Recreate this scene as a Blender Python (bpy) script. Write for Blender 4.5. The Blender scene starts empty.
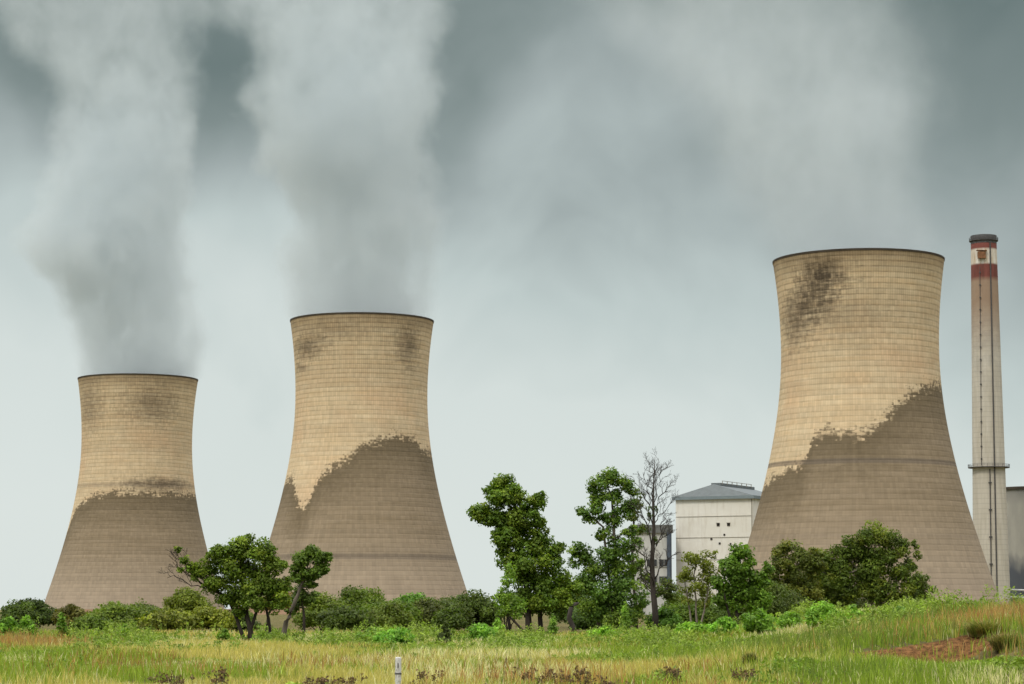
import bpy, math, numpy as np
from math import radians as RAD
rs = np.random.RandomState

# ------------------------------------------------------------------ camera, sky, sun, exposure
sc = bpy.context.scene
COL = sc.collection
F_PX, HOR, CAM_Z = 2350.0, 608.0, 2.0
PITCH = math.atan((HOR - 342.0) / F_PX)
cam_d = bpy.data.cameras.new("camera")
cam_d.sensor_width = 36.0
cam_d.lens = F_PX / 1024.0 * 36.0
cam_d.clip_start, cam_d.clip_end = 0.5, 30000.0
cam = bpy.data.objects.new("camera", cam_d)
COL.objects.link(cam)
cam.location = (0, 0, CAM_Z)
cam.rotation_euler = (RAD(90) + PITCH, 0, 0)
sc.camera = cam

SUN_EL, SUN_AZ = RAD(52), RAD(215)          # azimuth clockwise from +Y (camera looks along +Y)
world = bpy.data.worlds.new("World")
sc.world = world
world.use_nodes = True


class NT:
    """tiny node-tree writer"""
    def __init__(s, tree):
        s.t = tree
        s.t.nodes.clear()

    def n(s, typ, ins=None, **props):
        nd = s.t.nodes.new(typ)
        for k, v in props.items():
            setattr(nd, k, v)
        for k, v in (ins or {}).items():
            s.set(nd.inputs[k], v)
        return nd

    def set(s, sock, v):
        if isinstance(v, bpy.types.Node):
            v = v.outputs[0]
        if isinstance(v, bpy.types.NodeSocket):
            s.t.links.new(v, sock)
        else:
            if isinstance(v, tuple) and len(v) == 3 and sock.type == 'RGBA':
                v = v + (1.0,)
            sock.default_value = v

    def m(s, op, a, b=0.0, c=0.0, clamp=False):
        nd = s.n('ShaderNodeMath', {0: a, 1: b, 2: c}, operation=op)
        nd.use_clamp = clamp
        return nd.outputs[0]

    def mr(s, v, a, b, c=0.0, d=1.0, smooth=False):
        nd = s.n('ShaderNodeMapRange', {'Value': v, 'From Min': a, 'From Max': b, 'To Min': c, 'To Max': d})
        if smooth:
            nd.interpolation_type = 'SMOOTHSTEP'
        return nd.outputs[0]

    def mix(s, f, a, b, blend='MIX'):
        nd = s.n('ShaderNodeMix', data_type='RGBA', blend_type=blend)
        s.set(nd.inputs[0], f)
        s.set(nd.inputs[6], a)
        s.set(nd.inputs[7], b)
        return nd.outputs[2]

    def noise(s, vec, scale, detail=3.0, rough=0.55, dist=0.0, out='Fac'):
        nd = s.n('ShaderNodeTexNoise', {'Scale': scale, 'Detail': detail, 'Roughness': rough, 'Distortion': dist})
        if vec is not None:
            s.set(nd.inputs['Vector'], vec)
        return nd.outputs[out]

    def ramp(s, f, stops):
        nd = s.n('ShaderNodeValToRGB', {0: f})
        e = nd.color_ramp.elements
        while len(e) < len(stops):
            e.new(0.5)
        for el, (p, c) in zip(e, stops):
            el.position = p
            el.color = tuple(c) + (1.0,) if len(c) == 3 else c
        return nd.outputs[0]

    def xyz(s, v):
        nd = s.n('ShaderNodeSeparateXYZ', {0: v})
        return nd.outputs

    def vec(s, x, y, z):
        return s.n('ShaderNodeCombineXYZ', {0: x, 1: y, 2: z}).outputs[0]

    def mapping(s, v, scale, loc=(0, 0, 0)):
        return s.n('ShaderNodeMapping', {'Vector': v, 'Scale': scale, 'Location': loc}).outputs[0]


def lin(r, g, b):
    return tuple(((c / 255.0) / 12.92 if c <= 10 else ((c / 255.0 + 0.055) / 1.055) ** 2.4) for c in (r, g, b))


w = NT(world.node_tree)
tc = w.n('ShaderNodeTexCoord')
dirn = tc.outputs['Generated']
dx, dy, dz = w.xyz(dirn)
warp = w.noise(dirn, 5.0, 3.0, 0.55, out='Color')
wv = w.n('ShaderNodeVectorMath', {0: warp, 1: (0.5, 0.5, 0.5)}, operation='SUBTRACT').outputs[0]
wv = w.n('ShaderNodeVectorMath', {0: wv, 3: 0.16}, operation='SCALE').outputs[0]
dw = w.n('ShaderNodeVectorMath', {0: dirn, 1: wv}, operation='ADD').outputs[0]
big = w.noise(dw, 7.0, 4.0, 0.5)
fine = w.noise(dw, 22.0, 4.0, 0.55)
# the low cloud base: hangs lower towards +X
t = w.m('ADD', dz, w.m('MULTIPLY', dx, 0.15))
t = w.m('ADD', t, w.m('MULTIPLY', w.m('SUBTRACT', big, 0.5), 0.16))
t = w.m('ADD', t, w.m('MULTIPLY', w.m('SUBTRACT', fine, 0.5), 0.025))
for bpx, bpy_, brx, brz, amt in ((205, 80, 120, 85, .07), (455, 150, 55, 100, .03), (620, 80, 190, 100, -.036), (1000, 60, 90, 80, .004), (40, 60, 110, 90, .035),
                                 (20, 130, 90, 60, .015), (100, 250, 260, 60, -.015), (880, 90, 60, 60, -.03), (640, 320, 170, 100, .008), (600, 180, 110, 70, -.02), (860, 300, 180, 110, .008), (960, 250, 140, 90, -.004), (985, 120, 110, 120, -.022)):
    ex = w.m('DIVIDE', w.m('SUBTRACT', w.xyz(dw)[0], (bpx - 512) / F_PX), brx / F_PX)
    ez = w.m('DIVIDE', w.m('SUBTRACT', w.xyz(dw)[2], (HOR - bpy_) / F_PX), brz / F_PX)
    g = w.m('EXPONENT', w.m('MULTIPLY', w.m('ADD', w.m('MULTIPLY', ex, ex), w.m('MULTIPLY', ez, ez)), -1.0))
    g = w.m('MULTIPLY', g, w.mr(dy, 0.0, 0.2))
    t = w.m('MULTIPLY_ADD', g, amt, t)
cloud = w.ramp(t, [(0.0, lin(219, 227, 224)), (0.09, lin(213, 222, 219)), (0.14, lin(192, 204, 202)),
                   (0.185, lin(161, 172, 171)), (0.232, lin(128, 141, 139)), (0.29, lin(108, 123, 121)),
                   (0.45, lin(205, 212, 214)), (1.0, lin(250, 252, 255))])
over = w.mr(dz, 0.30, 0.75, 0.0, 1.0, True)
cloud = w.mix(over, cloud, (2.1, 2.08, 2.04))
sky = w.n('ShaderNodeTexSky')
sky.sky_type = 'NISHITA'
sky.sun_disc = False
sky.sun_elevation = SUN_EL
sky.sun_rotation = SUN_AZ
bg_sky = w.n('ShaderNodeBackground', {'Color': sky, 'Strength': 0.1})
bg_cloud = w.n('ShaderNodeBackground', {'Color': cloud, 'Strength': 1.0})
mixs = w.n('ShaderNodeMixShader', {0: 0.965, 1: bg_sky, 2: bg_cloud})
w.n('ShaderNodeOutputWorld', {'Surface': mixs})

sun_d = bpy.data.lights.new("sun", 'SUN')
sun_d.energy = 1.5
sun_d.angle = RAD(12)
sun_d.color = (1.0, 0.95, 0.86)
sun = bpy.data.objects.new("sun", sun_d)
COL.objects.link(sun)
sun.rotation_euler = (RAD(90) - SUN_EL, 0, -SUN_AZ + math.pi)
# direction check: light must travel from azimuth SUN_AZ towards the scene
from mathutils import Vector
sd = Vector((math.sin(SUN_AZ) * math.cos(SUN_EL), math.cos(SUN_AZ) * math.cos(SUN_EL), math.sin(SUN_EL)))
sun.rotation_euler = sd.to_track_quat('Z', 'Y').to_euler()

vs = sc.view_settings
vs.view_transform = 'Standard'
vs.look = 'None'
vs.exposure = 0.0
vs.gamma = 1.0
vs.use_curve_mapping = False
cy = sc.cycles
cy.max_bounces = 6
cy.diffuse_bounces = 2
cy.glossy_bounces = 2
cy.transmission_bounces = 3
cy.transparent_max_bounces = 8
cy.volume_bounces = 4
cy.volume_step_rate = 1.0
cy.volume_max_steps = 256
cy.use_adaptive_sampling = True
cy.adaptive_threshold = 0.02
cy.use_denoising = True
try:
    cy.denoiser = 'OPENIMAGEDENOISE'
except Exception:
    pass
cy.caustics_reflective = cy.caustics_refractive = False


# ------------------------------------------------------------------ helpers
def at(px, py, D):
    """point seen at pixel (px, py) of the survey picture at ground distance D"""
    x, y = (px - 512.0) / F_PX, (342.0 - py) / F_PX
    tt = D / (math.cos(PITCH) - y * math.sin(PITCH))
    return np.array((tt * x, D, CAM_Z + tt * (math.sin(PITCH) + y * math.cos(PITCH))))


class VNoise:
    def __init__(s, seed, n=256):
        s.g = rs(seed).rand(n, n)
        s.n = n

    def __call__(s, x, y, scale=1.0):
        x, y = np.asarray(x, float) / scale, np.asarray(y, float) / scale
        xi, yi = np.floor(x).astype(int), np.floor(y).astype(int)
        fx, fy = x - xi, y - yi
        fx, fy = fx * fx * (3 - 2 * fx), fy * fy * (3 - 2 * fy)
        n = s.n
        a, b = s.g[xi % n, yi % n], s.g[(xi + 1) % n, yi % n]
        c, d = s.g[xi % n, (yi + 1) % n], s.g[(xi + 1) % n, (yi + 1) % n]
        return (a * (1 - fx) + b * fx) * (1 - fy) + (c * (1 - fx) + d * fx) * fy


VN, VN2, VN3 = VNoise(1), VNoise(2), VNoise(3)


def sst(a, b, x):
    tt = np.clip((np.asarray(x, float) - a) / (b - a), 0, 1)
    return tt * tt * (3 - 2 * tt)


def ground(x, y):
    """terrain height"""
    x, y = np.asarray(x, float), np.asarray(y, float)
    z = (VN(x, y, 23.0) - 0.5) * 0.35 * sst(20, 60, y) + (VN2(x, y, 6.0) - 0.5) * 0.16 + (VN3(x, y, 1.7) - 0.5) * 0.06
    yy = y + (VN2(x, y, 9.0) - 0.5) * 6
    m = 1.15 * sst(3.0, 20.0, x) * sst(56, 77, yy) * (1 - sst(125, 170, yy))
    m += 0.45 * sst(11, 22, x) * sst(62, 78, yy) * (1 - sst(125, 170, yy))
    # eroded cut in the bank
    cut = np.exp(-((x - 13.6) / 2.0) ** 2) * sst(66, 75, y) * (1 - sst(77.5, 79.5, y + (VN3(x, 0, 1.3) - .5) * 1.6))
    cut2 = np.exp(-((x - 17.6) / 2.0) ** 2) * sst(60, 65, y) * (1 - sst(69.5, 71.5, y + (VN3(x, 5, 1.1) - .5) * 1.6))
    m = m - 0.7 * cut - 0.55 * cut2
    m = m + (VN(x, y, .33) - .5) * .22 * np.clip(cut * 1.5 + cut2, 0, 1) + (VN2(x, y, .9) - .5) * .3 * np.clip(cut + cut2, 0, 1)
    far = sst(400, 3000, np.hypot(x, y)) * -6.0
    return z + m + far


def new_obj(name, me, parent=None, loc=None):
    o = bpy.data.objects.new(name, me)
    COL.objects.link(o)
    if parent is not None:
        o.parent = parent
    if loc is not None:
        o.location = loc
    return o


def tag(o, label=None, cat=None, group=None, kind=None):
    if label: o["label"] = label
    if cat: o["category"] = cat
    if group: o["group"] = group
    if kind: o["kind"] = kind
    return o


def thing(name, loc, label, cat, group=None, rz=0.0):
    o = bpy.data.objects.new(name, None)
    COL.objects.link(o)
    o.location = loc
    o.rotation_euler = (0, 0, rz)
    o.empty_display_size = 1.0
    return tag(o, label, cat, group)


def raw_mesh(name, v, faces_idx, loop_tot, mat, cols=None, smooth=False, uv=None):
    """v (N,3); faces_idx flat loop vertex indices; loop_tot per-face vertex count"""
    me = bpy.data.meshes.new(name)
    v = np.asarray(v, np.float32)
    me.vertices.add(len(v))
    me.vertices.foreach_set('co', v.ravel())
    faces_idx = np.asarray(faces_idx, np.int32).ravel()
    loop_tot = np.asarray(loop_tot, np.int32)
    me.loops.add(len(faces_idx))
    me.loops.foreach_set('vertex_index', faces_idx)
    me.polygons.add(len(loop_tot))
    st = np.concatenate(([0], np.cumsum(loop_tot)[:-1])).astype(np.int32)
    me.polygons.foreach_set('loop_start', st)
    me.polygons.foreach_set('loop_total', loop_tot)
    if smooth:
        me.polygons.foreach_set('use_smooth', np.ones(len(loop_tot), bool))
    if cols is not None:
        a = me.attributes.new('tint', 'FLOAT_COLOR', 'POINT')
        c = np.ones((len(v), 4), np.float32)
        c[:, :3] = cols
        a.data.foreach_set('color', c.ravel())
    me.update(calc_edges=True)
    me.validate()
    if uv is not None:
        l = me.uv_layers.new(name='UVMap')
        l.data.foreach_set('uv', np.asarray(uv, np.float32)[faces_idx].ravel())
    if mat is not None:
        me.materials.append(mat)
    return me


class MB:
    """collects simple solids into one mesh"""
    def __init__(s):
        s.v, s.f = [], []

    def add(s, v, f):
        o = len(s.v)
        s.v += [tuple(map(float, p)) for p in v]
        s.f += [tuple(i + o for i in q) for q in f]
        return s

    def box(s, c, d):
        x, y, z = c
        a, b, e = d[0] / 2, d[1] / 2, d[2] / 2
        v = [(x + i * a, y + j * b, z + k * e) for i in (-1, 1) for j in (-1, 1) for k in (-1, 1)]
        return s.add(v, [(0, 1, 3, 2), (4, 6, 7, 5), (0, 4, 5, 1), (2, 3, 7, 6), (0, 2, 6, 4), (1, 5, 7, 3)])

    def tube(s, pts, rad, n=8, closed=False):
        pts = [np.array(p, float) for p in pts]
        rad = rad if hasattr(rad, '__len__') else [rad] * len(pts)
        m = len(pts)
        vs_, fs_ = [], []
        for i, p in enumerate(pts):
            d = (pts[(i + 1) % m] - pts[i - 1]) if closed else (pts[min(i + 1, m - 1)] - pts[max(i - 1, 0)])
            d = d / (np.linalg.norm(d) + 1e-9)
            ref = np.array((0, 0, 1.0)) if abs(d[2]) < 0.9 else np.array((1.0, 0, 0))
            a = np.cross(d, ref); a /= np.linalg.norm(a)
            b = np.cross(d, a)
            for k in range(n):
                an = 2 * math.pi * k / n
                vs_.append(p + (a * math.cos(an) + b * math.sin(an)) * rad[i])
        for i in range(m if closed else m - 1):
            j = (i + 1) % m
            for k in range(n):
                q = (k + 1) % n
                fs_.append((i * n + k, i * n + q, j * n + q, j * n + k))
        if not closed:
            fs_.append(tuple(range(n - 1, -1, -1)))
            fs_.append(tuple((m - 1) * n + k for k in range(n)))
        return s.add(vs_, fs_)

    def ring(s, prof, n=96, c=(0, 0)):
        """closed lathe of a closed profile [(r, z), ...]"""
        m = len(prof)
        vs_ = [(c[0] + r * math.cos(2 * math.pi * k / n), c[1] + r * math.sin(2 * math.pi * k / n), z) for k in range(n) for r, z in prof]
        fs_ = [(k * m + i, ((k + 1) % n) * m + i, ((k + 1) % n) * m + (i + 1) % m, k * m + (i + 1) % m) for k in range(n) for i in range(m)]
        return s.add(vs_, fs_)

    def disc(s, r, z, n=96):
        return s.add([(r * math.cos(2 * math.pi * k / n), r * math.sin(2 * math.pi * k / n), z) for k in range(n)], [tuple(range(n))])

    def build(s, name, mat, parent=None, loc=None, smooth=False):
        me = bpy.data.meshes.new(name)
        me.from_pydata(s.v, [], s.f)
        me.materials.append(mat)
        if smooth:
            for p in me.polygons: p.use_smooth = True
        me.update()
        return new_obj(name, me, parent, loc)


# ------------------------------------------------------------------ materials
def mat_new(name):
    m = bpy.data.materials.new(name)
    m.use_nodes = True
    return m, NT(m.node_tree)


def out_bsdf(t_, color, rough=0.85, bump=None, bdist=0.1, bstr=0.4, spec=0.3, metallic=0.0):
    b = t_.n('ShaderNodeBsdfPrincipled', {'Base Color': color, 'Roughness': rough, 'Specular IOR Level': spec, 'Metallic': metallic})
    if bump is not None:
        bn = t_.n('ShaderNodeBump', {'Height': bump, 'Strength': bstr, 'Distance': bdist})
        t_.set(b.inputs['Normal'], bn)
    t_.n('ShaderNodeOutputMaterial', {'Surface': b})


def simple_mat(name, c, rough=0.7, var=0.25, scale=2.0, metallic=0.0, stretch=(1, 1, 1)):
    m, t_ = mat_new(name)
    oc = t_.n('ShaderNodeTexCoord').outputs['Object']
    n1 = t_.noise(t_.mapping(oc, stretch), scale, 4.0, 0.6)
    k = t_.mr(n1, 0.25, 0.75, 1 - var, 1 + var)
    col = t_.mix(1.0, c, t_.vec(k, k, k), 'MULTIPLY')
    out_bsdf(t_, col, rough, n1, 0.05, 0.3, 0.3, metallic)
    return m


def leaf_mat(name, rough=0.55, trans=0.35):
    m, t_ = mat_new(name)
    a = t_.n('ShaderNodeAttribute', attribute_name='tint').outputs['Color']
    b = t_.n('ShaderNodeBsdfPrincipled', {'Base Color': a, 'Roughness': rough, 'Specular IOR Level': 0.25})
    tr = t_.n('ShaderNodeBsdfTranslucent', {'Color': t_.mix(1.0, a, (1.1, 1.25, 0.5), 'MULTIPLY')})
    mx = t_.n('ShaderNodeMixShader', {0: trans, 1: b, 2: tr})
    t_.n('ShaderNodeOutputMaterial', {'Surface': mx})
    return m


M_LEAF = leaf_mat('leaf')
M_GRASS = leaf_mat('grass_blade', 0.6, 0.4)
M_BARK = simple_mat('bark', (0.036, 0.028, 0.021), 0.9, 0.5, 6.0, stretch=(1, 1, .25))
M_BARK_PALE = simple_mat('pale_bark', (0.21, 0.18, 0.14), 0.85, 0.4, 4.0, stretch=(1, 1, .25))
M_BARK_GREY = simple_mat('grey_bark', (0.11, 0.092, 0.072), 0.9, 0.4, 5.0, stretch=(1, 1, .25))
M_DEAD = simple_mat('dead_wood', (0.042, 0.034, 0.028), 0.9, 0.4, 3.0, stretch=(1, 1, .25))


def ground_mat():
    m, t_ = mat_new('field_soil')
    pos = t_.n('ShaderNodeNewGeometry').outputs['Position']
    n1 = t_.noise(pos, 0.12, 4.0, 0.6)
    n2 = t_.noise(pos, 1.6, 4.0, 0.65)
    n3 = t_.noise(pos, 5.0, 5.0, 0.7)
    grassy = t_.mix(t_.mr(n1, 0.35, 0.65), (0.10, 0.115, 0.030), (0.20, 0.165, 0.065))
    grassy = t_.mix(t_.mr(n2, 0.4, 0.7), grassy, (0.12, 0.085, 0.045))
    soil = t_.mix(t_.mr(n3, .35, .65), (0.07, 0.034, 0.014), (0.32, 0.16, 0.06))
    a = t_.n('ShaderNodeAttribute', attribute_name='tint').outputs['Color']
    col = t_.mix(t_.mr(t_.m('ADD', t_.xyz(a)[0], t_.mr(n2, 0.3, 0.7, -0.15, 0.15)), 0.10, 0.26), grassy, soil)
    out_bsdf(t_, col, 0.95, n3, 0.25, 1.0, 0.1)
    return m


def soil_mask(x, y):
    a = 1.3 * np.exp(-((x - 13.5) / 2.2) ** 2) * sst(74.6, 76.2, y + (VN(x, 0, .6) - .5) * 1.5) * (1 - sst(78.5, 80.0, y + (VN3(x, 0, 1.3) - .5) * 1.6))
    b = 1.2 * np.exp(-((x - 16.2) / 1.9) ** 2) * sst(68, 69.3, y + (VN(x, 9, .6) - .5) * 1.5) * (1 - sst(70.5, 72.0, y + (VN3(x, 5, 1.1) - .5) * 1.6))
    c = np.exp(-((x - 12.9) / 1.4) ** 2 - ((y - 58.0) / 2.0) ** 2)
    n = VN3(x, y, 1.1)
    return np.clip((a + b + c) * (0.6 + 0.8 * n), 0, 1)


# ground sheet
def build_ground():
    def axis(parts):
        return np.unique(np.concatenate([np.arange(a, b, s) for a, b, s in parts]))
    xs = axis([(-9000, -1000, 800), (-1000, -120, 60), (-120, -45, 5), (-45, 8, 0.45), (8, 22, 0.12), (22, 45, 0.45), (45, 120, 5), (120, 1000, 60), (1000, 9001, 800)])
    ys = axis([(-3000, -200, 400), (-200, 20, 20), (20, 45, 2), (45, 64, 0.3), (64, 82, 0.12), (82, 110, 0.3), (110, 200, 0.8), (200, 400, 8), (400, 1500, 50), (1500, 12001, 700)])
    X, Y = np.meshgrid(xs, ys)
    v = np.stack([X.ravel(), Y.ravel(), ground(X, Y).ravel()], 1)
    nx, ny = len(xs), len(ys)
    i = np.arange(nx * ny).reshape(ny, nx)
    f = np.stack([i[:-1, :-1], i[:-1, 1:], i[1:, 1:], i[1:, :-1]], -1).reshape(-1, 4)
    sm = soil_mask(v[:, 0], v[:, 1])
    me = raw_mesh('ground', v, f, np.full(len(f), 4), ground_mat(), np.stack([sm] * 3, 1), True)
    tag(new_obj('ground', me), 'grassy field with bare red soil patches', 'ground', kind='structure')


build_ground()


# ------------------------------------------------------------------ cooling towers
def tower_mat(name, stain_pts, bands, blots, seed, tone=1.0):
    """stain_pts: [(bearing u -1..1, height fraction)] upper edge of the damp dark concrete, wrapping round
    bands: [(height fraction, half thickness, strength)]; blots: [(bearing, height, rb, rh, strength)]"""
    m, t_ = mat_new(name)
    uvn = t_.n('ShaderNodeUVMap').outputs[0]
    u, v, _ = t_.xyz(uvn)
    pos = t_.n('ShaderNodeTexCoord').outputs['Object']
    NC, NR = 210.0, 66.0
    # formwork cells
    cu, cv = t_.m('MULTIPLY', u, NC), t_.m('MULTIPLY', v, NR)
    fu, fv = t_.m('FLOOR', cu), t_.m('FLOOR', cv)
    cell = t_.vec(fu, fv, seed)
    wn = t_.n('ShaderNodeTexWhiteNoise', {'Vector': cell}, noise_dimensions='3D').outputs[0]
    roww = t_.n('ShaderNodeTexWhiteNoise', {'W': t_.m('ADD', fv, seed * 3.1)}, noise_dimensions='1D').outputs[0]
    lu = t_.m('ABSOLUTE', t_.m('SUBTRACT', t_.m('FRACT', cu), 0.5))
    lv = t_.m('ABSOLUTE', t_.m('SUBTRACT', t_.m('FRACT', cv), 0.5))
    jv = t_.mr(lu, 0.36, 0.49)
    n_pre = t_.noise(t_.vec(t_.m('MULTIPLY', u, 40), t_.m('MULTIPLY', v, 66), seed + 2), 1.0, 3.0, 0.7)
    jh = t_.m('MULTIPLY', t_.mr(lv, 0.25, 0.49), t_.mr(n_pre, 0.35, 0.65, 0.35, 1.0))
    n_big = t_.noise(pos, 0.035, 4.0, 0.6)
    n_mid = t_.noise(t_.vec(t_.m('MULTIPLY', u, 26), t_.m('MULTIPLY', v, 26), seed), 1.0, 4.0, 0.65)
    streak = t_.noise(t_.vec(t_.m('MULTIPLY', u, 10), t_.m('MULTIPLY', v, 60), seed), 1.0, 3.0, 0.6)
    vstreak = t_.noise(t_.vec(t_.m('MULTIPLY', u, 150), t_.m('MULTIPLY', v, 4), seed), 1.0, 3.0, 0.6)
    # base concrete, warm and sandy
    dry = t_.mix(t_.mr(streak, 0.35, 0.65), (0.57 * tone, 0.425 * tone, 0.255 * tone), (0.64 * tone, 0.51 * tone, 0.335 * tone))
    dry = t_.mix(t_.mr(n_mid, 0.35, 0.7, 0.0, 0.55), dry, (0.49 * tone, 0.395 * tone, 0.26 * tone))
    dry = t_.mix(t_.m('MULTIPLY', t_.mr(n_big, 0.5, 0.7), 0.5), dry, (0.60 * tone, 0.40 * tone, 0.24 * tone))
    wet_haze = t_.mix(t_.mr(streak, 0.3, 0.7), (0.215, 0.165, 0.105), (0.275, 0.215, 0.145))
    wet_haze = t_.mix(t_.mr(v, 0.0, 0.30, 0.85, 0.0), wet_haze, (0.375, 0.305, 0.23))  # paler towards the foot: haze put into the concrete colour
    # stain edge
    cr = t_.n('ShaderNodeFloatCurve', {'Value': u})
    cm = cr.mapping.curves[0]
    pts = sorted(stain_pts)
    cm.points[0].location = (0.0, pts[0][1])
    cm.points[1].location = (1.0, pts[-1][1])
    for a, b in pts:
        if 0.001 < a < 0.999:
            p_ = cm.points.new(a, b)
    for p_ in cm.points: p_.handle_type = 'VECTOR'
    cr.mapping.update()
    blk = t_.vec(t_.m('DIVIDE', fu, NC), t_.m('DIVIDE', fv, NR), seed)
    n_edge = t_.noise(t_.vec(t_.m('MULTIPLY', u, 38), t_.m('MULTIPLY', v, 55), seed + 4), 1.0, 5.0, 0.68)
    edge = t_.m('SUBTRACT', cr.outputs[0], v)
    fin = t_.vec(t_.m('FLOOR', t_.m('MULTIPLY', u, 230)), t_.m('FLOOR', t_.m('MULTIPLY', v, 132)), seed)
    wf = t_.n('ShaderNodeTexWhiteNoise', {'Vector': fin}, noise_dimensions='3D').outputs[0]
    edge = t_.m('ADD', edge, t_.m('MULTIPLY', t_.m('SUBTRACT', wf, 0.5), 0.028))
    smear = t_.noise(t_.vec(t_.m('MULTIPLY', u, 30), t_.m('MULTIPLY', v, 95), seed + 8), 1.0, 5.0, 0.7)
    edge = t_.m('ADD', edge, t_.m('MULTIPLY', t_.m('SUBTRACT', n_edge, 0.5), 0.07))
    edge = t_.m('ADD', edge, t_.m('MULTIPLY', t_.m('SUBTRACT', smear, 0.5), 0.11))
    mask = t_.mr(edge, -0.010, 0.014)
    col = t_.mix(mask, dry, wet_haze)
    # darker rim of soot right below the stain edge
    halo = t_.m('MULTIPLY', mask, t_.mr(edge, 0.0, 0.16, 0.85, 0.0))
    col = t_.mix(halo, col, (0.125, 0.095, 0.055))
    # bands
    for h, hw, s_ in bands:
        bm = t_.mr(t_.m('ABSOLUTE', t_.m('SUBTRACT', v, h)), hw * 0.6, hw, s_, 0.0)
        col = t_.mix(t_.m('MULTIPLY', bm, t_.mr(n_mid, 0.2, 0.6, 0.7, 1.0)), col, (0.13, 0.105, 0.082))
    # soot blots near the top
    for bu, bh, ru, rh, s_ in blots:
        du = t_.m('DIVIDE', t_.m('SUBTRACT', u, bu), ru)
        dh = t_.m('DIVIDE', t_.m('SUBTRACT', v, bh), rh)
        d2 = t_.m('SQRT', t_.m('ADD', t_.m('MULTIPLY', du, du), t_.m('MULTIPLY', dh, dh)))
        d2 = t_.m('ADD', d2, t_.m('MULTIPLY', t_.m('SUBTRACT', wn, 0.5), 0.28))
        d2 = t_.m('ADD', d2, t_.m('MULTIPLY', t_.m('SUBTRACT', n_edge, 0.5), 1.5))
        d2 = t_.m('ADD', d2, t_.m('MULTIPLY', t_.m('SUBTRACT', smear, 0.5), 2.4))
        col = t_.mix(t_.mr(d2, 0.1, 1.4, s_, 0.0), col, (0.075, 0.056, 0.038))
    # darker brown collar below the lip
    col = t_.mix(t_.m('MULTIPLY', t_.mr(v, 0.94, 1.0, 0.0, 0.7), t_.mr(n_mid, 0.2, 0.6, 0.5, 1.0)), col, (0.17, 0.115, 0.06))
    # rows, joints, cell variation
    rv = t_.mr(roww, 0.0, 1.0, 0.94, 1.05)
    cvv = t_.mr(wn, 0.0, 1.0, 0.93, 1.07)
    sv = t_.mr(vstreak, 0.3, 0.7, 0.94, 1.05)
    k = t_.m('MULTIPLY', t_.m('MULTIPLY', rv, cvv), sv)
    jstr = t_.mr(v, 0.45, 0.95, 0.08, 0.40)
    k = t_.m('MULTIPLY', k, t_.m('SUBTRACT', 1.0, t_.m('MULTIPLY', jh, jstr)))
    k = t_.m('MULTIPLY', k, t_.m('SUBTRACT', 1.0, t_.m('MULTIPLY', jv, t_.m('MULTIPLY', jstr, 0.75))))
    col = t_.mix(1.0, col, t_.vec(k, k, k), 'MULTIPLY')
    out_bsdf(t_, col, 0.9, t_.m('ADD', t_.m('MULTIPLY', jh, -1.0), t_.m('MULTIPLY', n_mid, 0.5)), 0.12, 0.5, 0.2)
    return m


M_RIM = simple_mat('sooty_rim', (0.06, 0.047, 0.035), 0.9, 0.3, 0.3)
M_BASIN = simple_mat('basin_concrete', (0.42, 0.27, 0.18), 0.9, 0.2, 0.3)
M_INNER = simple_mat('inner_concrete', (0.18, 0.15, 0.12), 0.9, 0.3, 0.1)


def tower(cx, rim_y, half_px, D, base_y, mat, label):
    R = half_px * D / F_PX
    c = at(cx, HOR, D)
    top = at(cx, rim_y, D)[2]
    z0 = float(ground(c[0], D)) - 1.5
    H = top - z0
    thr, zt = 0.918 * R, top - 1.05 * R
    nr, nc = 150, 256
    zs = np.linspace(z0, top, nr)
    cc = np.where(zs > zt, 2.43 * R, 2.14 * R)
    rr = thr * np.sqrt(1 + ((zs - zt) / cc) ** 2)
    root = thing('cooling_tower', (c[0], D, z0), label, 'cooling tower', 'concrete cooling towers of the power station')
    th = np.linspace(0, 2 * math.pi, nc + 1)
    # seam on the far side; u runs 0..1 left to right as seen from the road
    ang = math.pi / 2 - th
    ang = (math.pi / 2 + th)
    T, Z = np.meshgrid(ang, np.arange(nr))
    v = np.stack([rr[Z] * np.cos(T), rr[Z] * np.sin(T), zs[Z] - z0], -1).reshape(-1, 3)
    uv = np.stack([np.meshgrid(th, zs)[0].ravel() / (2 * math.pi), (zs[Z].ravel() - z0) / H], 1)
    i = np.arange(nr * (nc + 1)).reshape(nr, nc + 1)
    f = np.stack([i[:-1, :-1], i[:-1, 1:], i[1:, 1:], i[1:, :-1]], -1).reshape(-1, 4)
    me = raw_mesh('shell', v, f, np.full(len(f), 4), mat, None, True, uv)
    new_obj('shell', me, root)
    # inner face, 0.8 m inside
    vi = v.copy()
    rad = np.hypot(vi[:, 0], vi[:, 1])
    vi[:, :2] *= ((rad - 0.8) / rad)[:, None]
    vi[:, 2] -= 0.1
    new_obj('inner_wall', raw_mesh('inner_wall', vi, f[:, ::-1], np.full(len(f), 4), M_INNER, None, True), root)
    MB().ring([(R - 0.95, H - 0.3), (R + 0.12, H - 0.3), (R + 0.2, H + 0.45), (R - 0.95, H + 0.45)], 160).build('rim', M_RIM, root)
    rb = rr[0]
    MB().ring([(rb + 2, -1), (rb + 5, -1), (rb + 5, 4.6), (rb + 2, 4.6)], 128).build('basin_wall', M_BASIN, root)
    return root, R, H, z0, c


def U(px, cx, half):
    """bearing (0..1 round the shell, 0.5 facing the road) of a pixel column on a shell of that half width"""
    return 0.5 + math.asin(max(-1, min(1, (px - cx) / half))) / (2 * math.pi)


def V(py, rim_y, base_y=609.0):
    return (base_y - py) / (base_y - rim_y)


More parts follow.
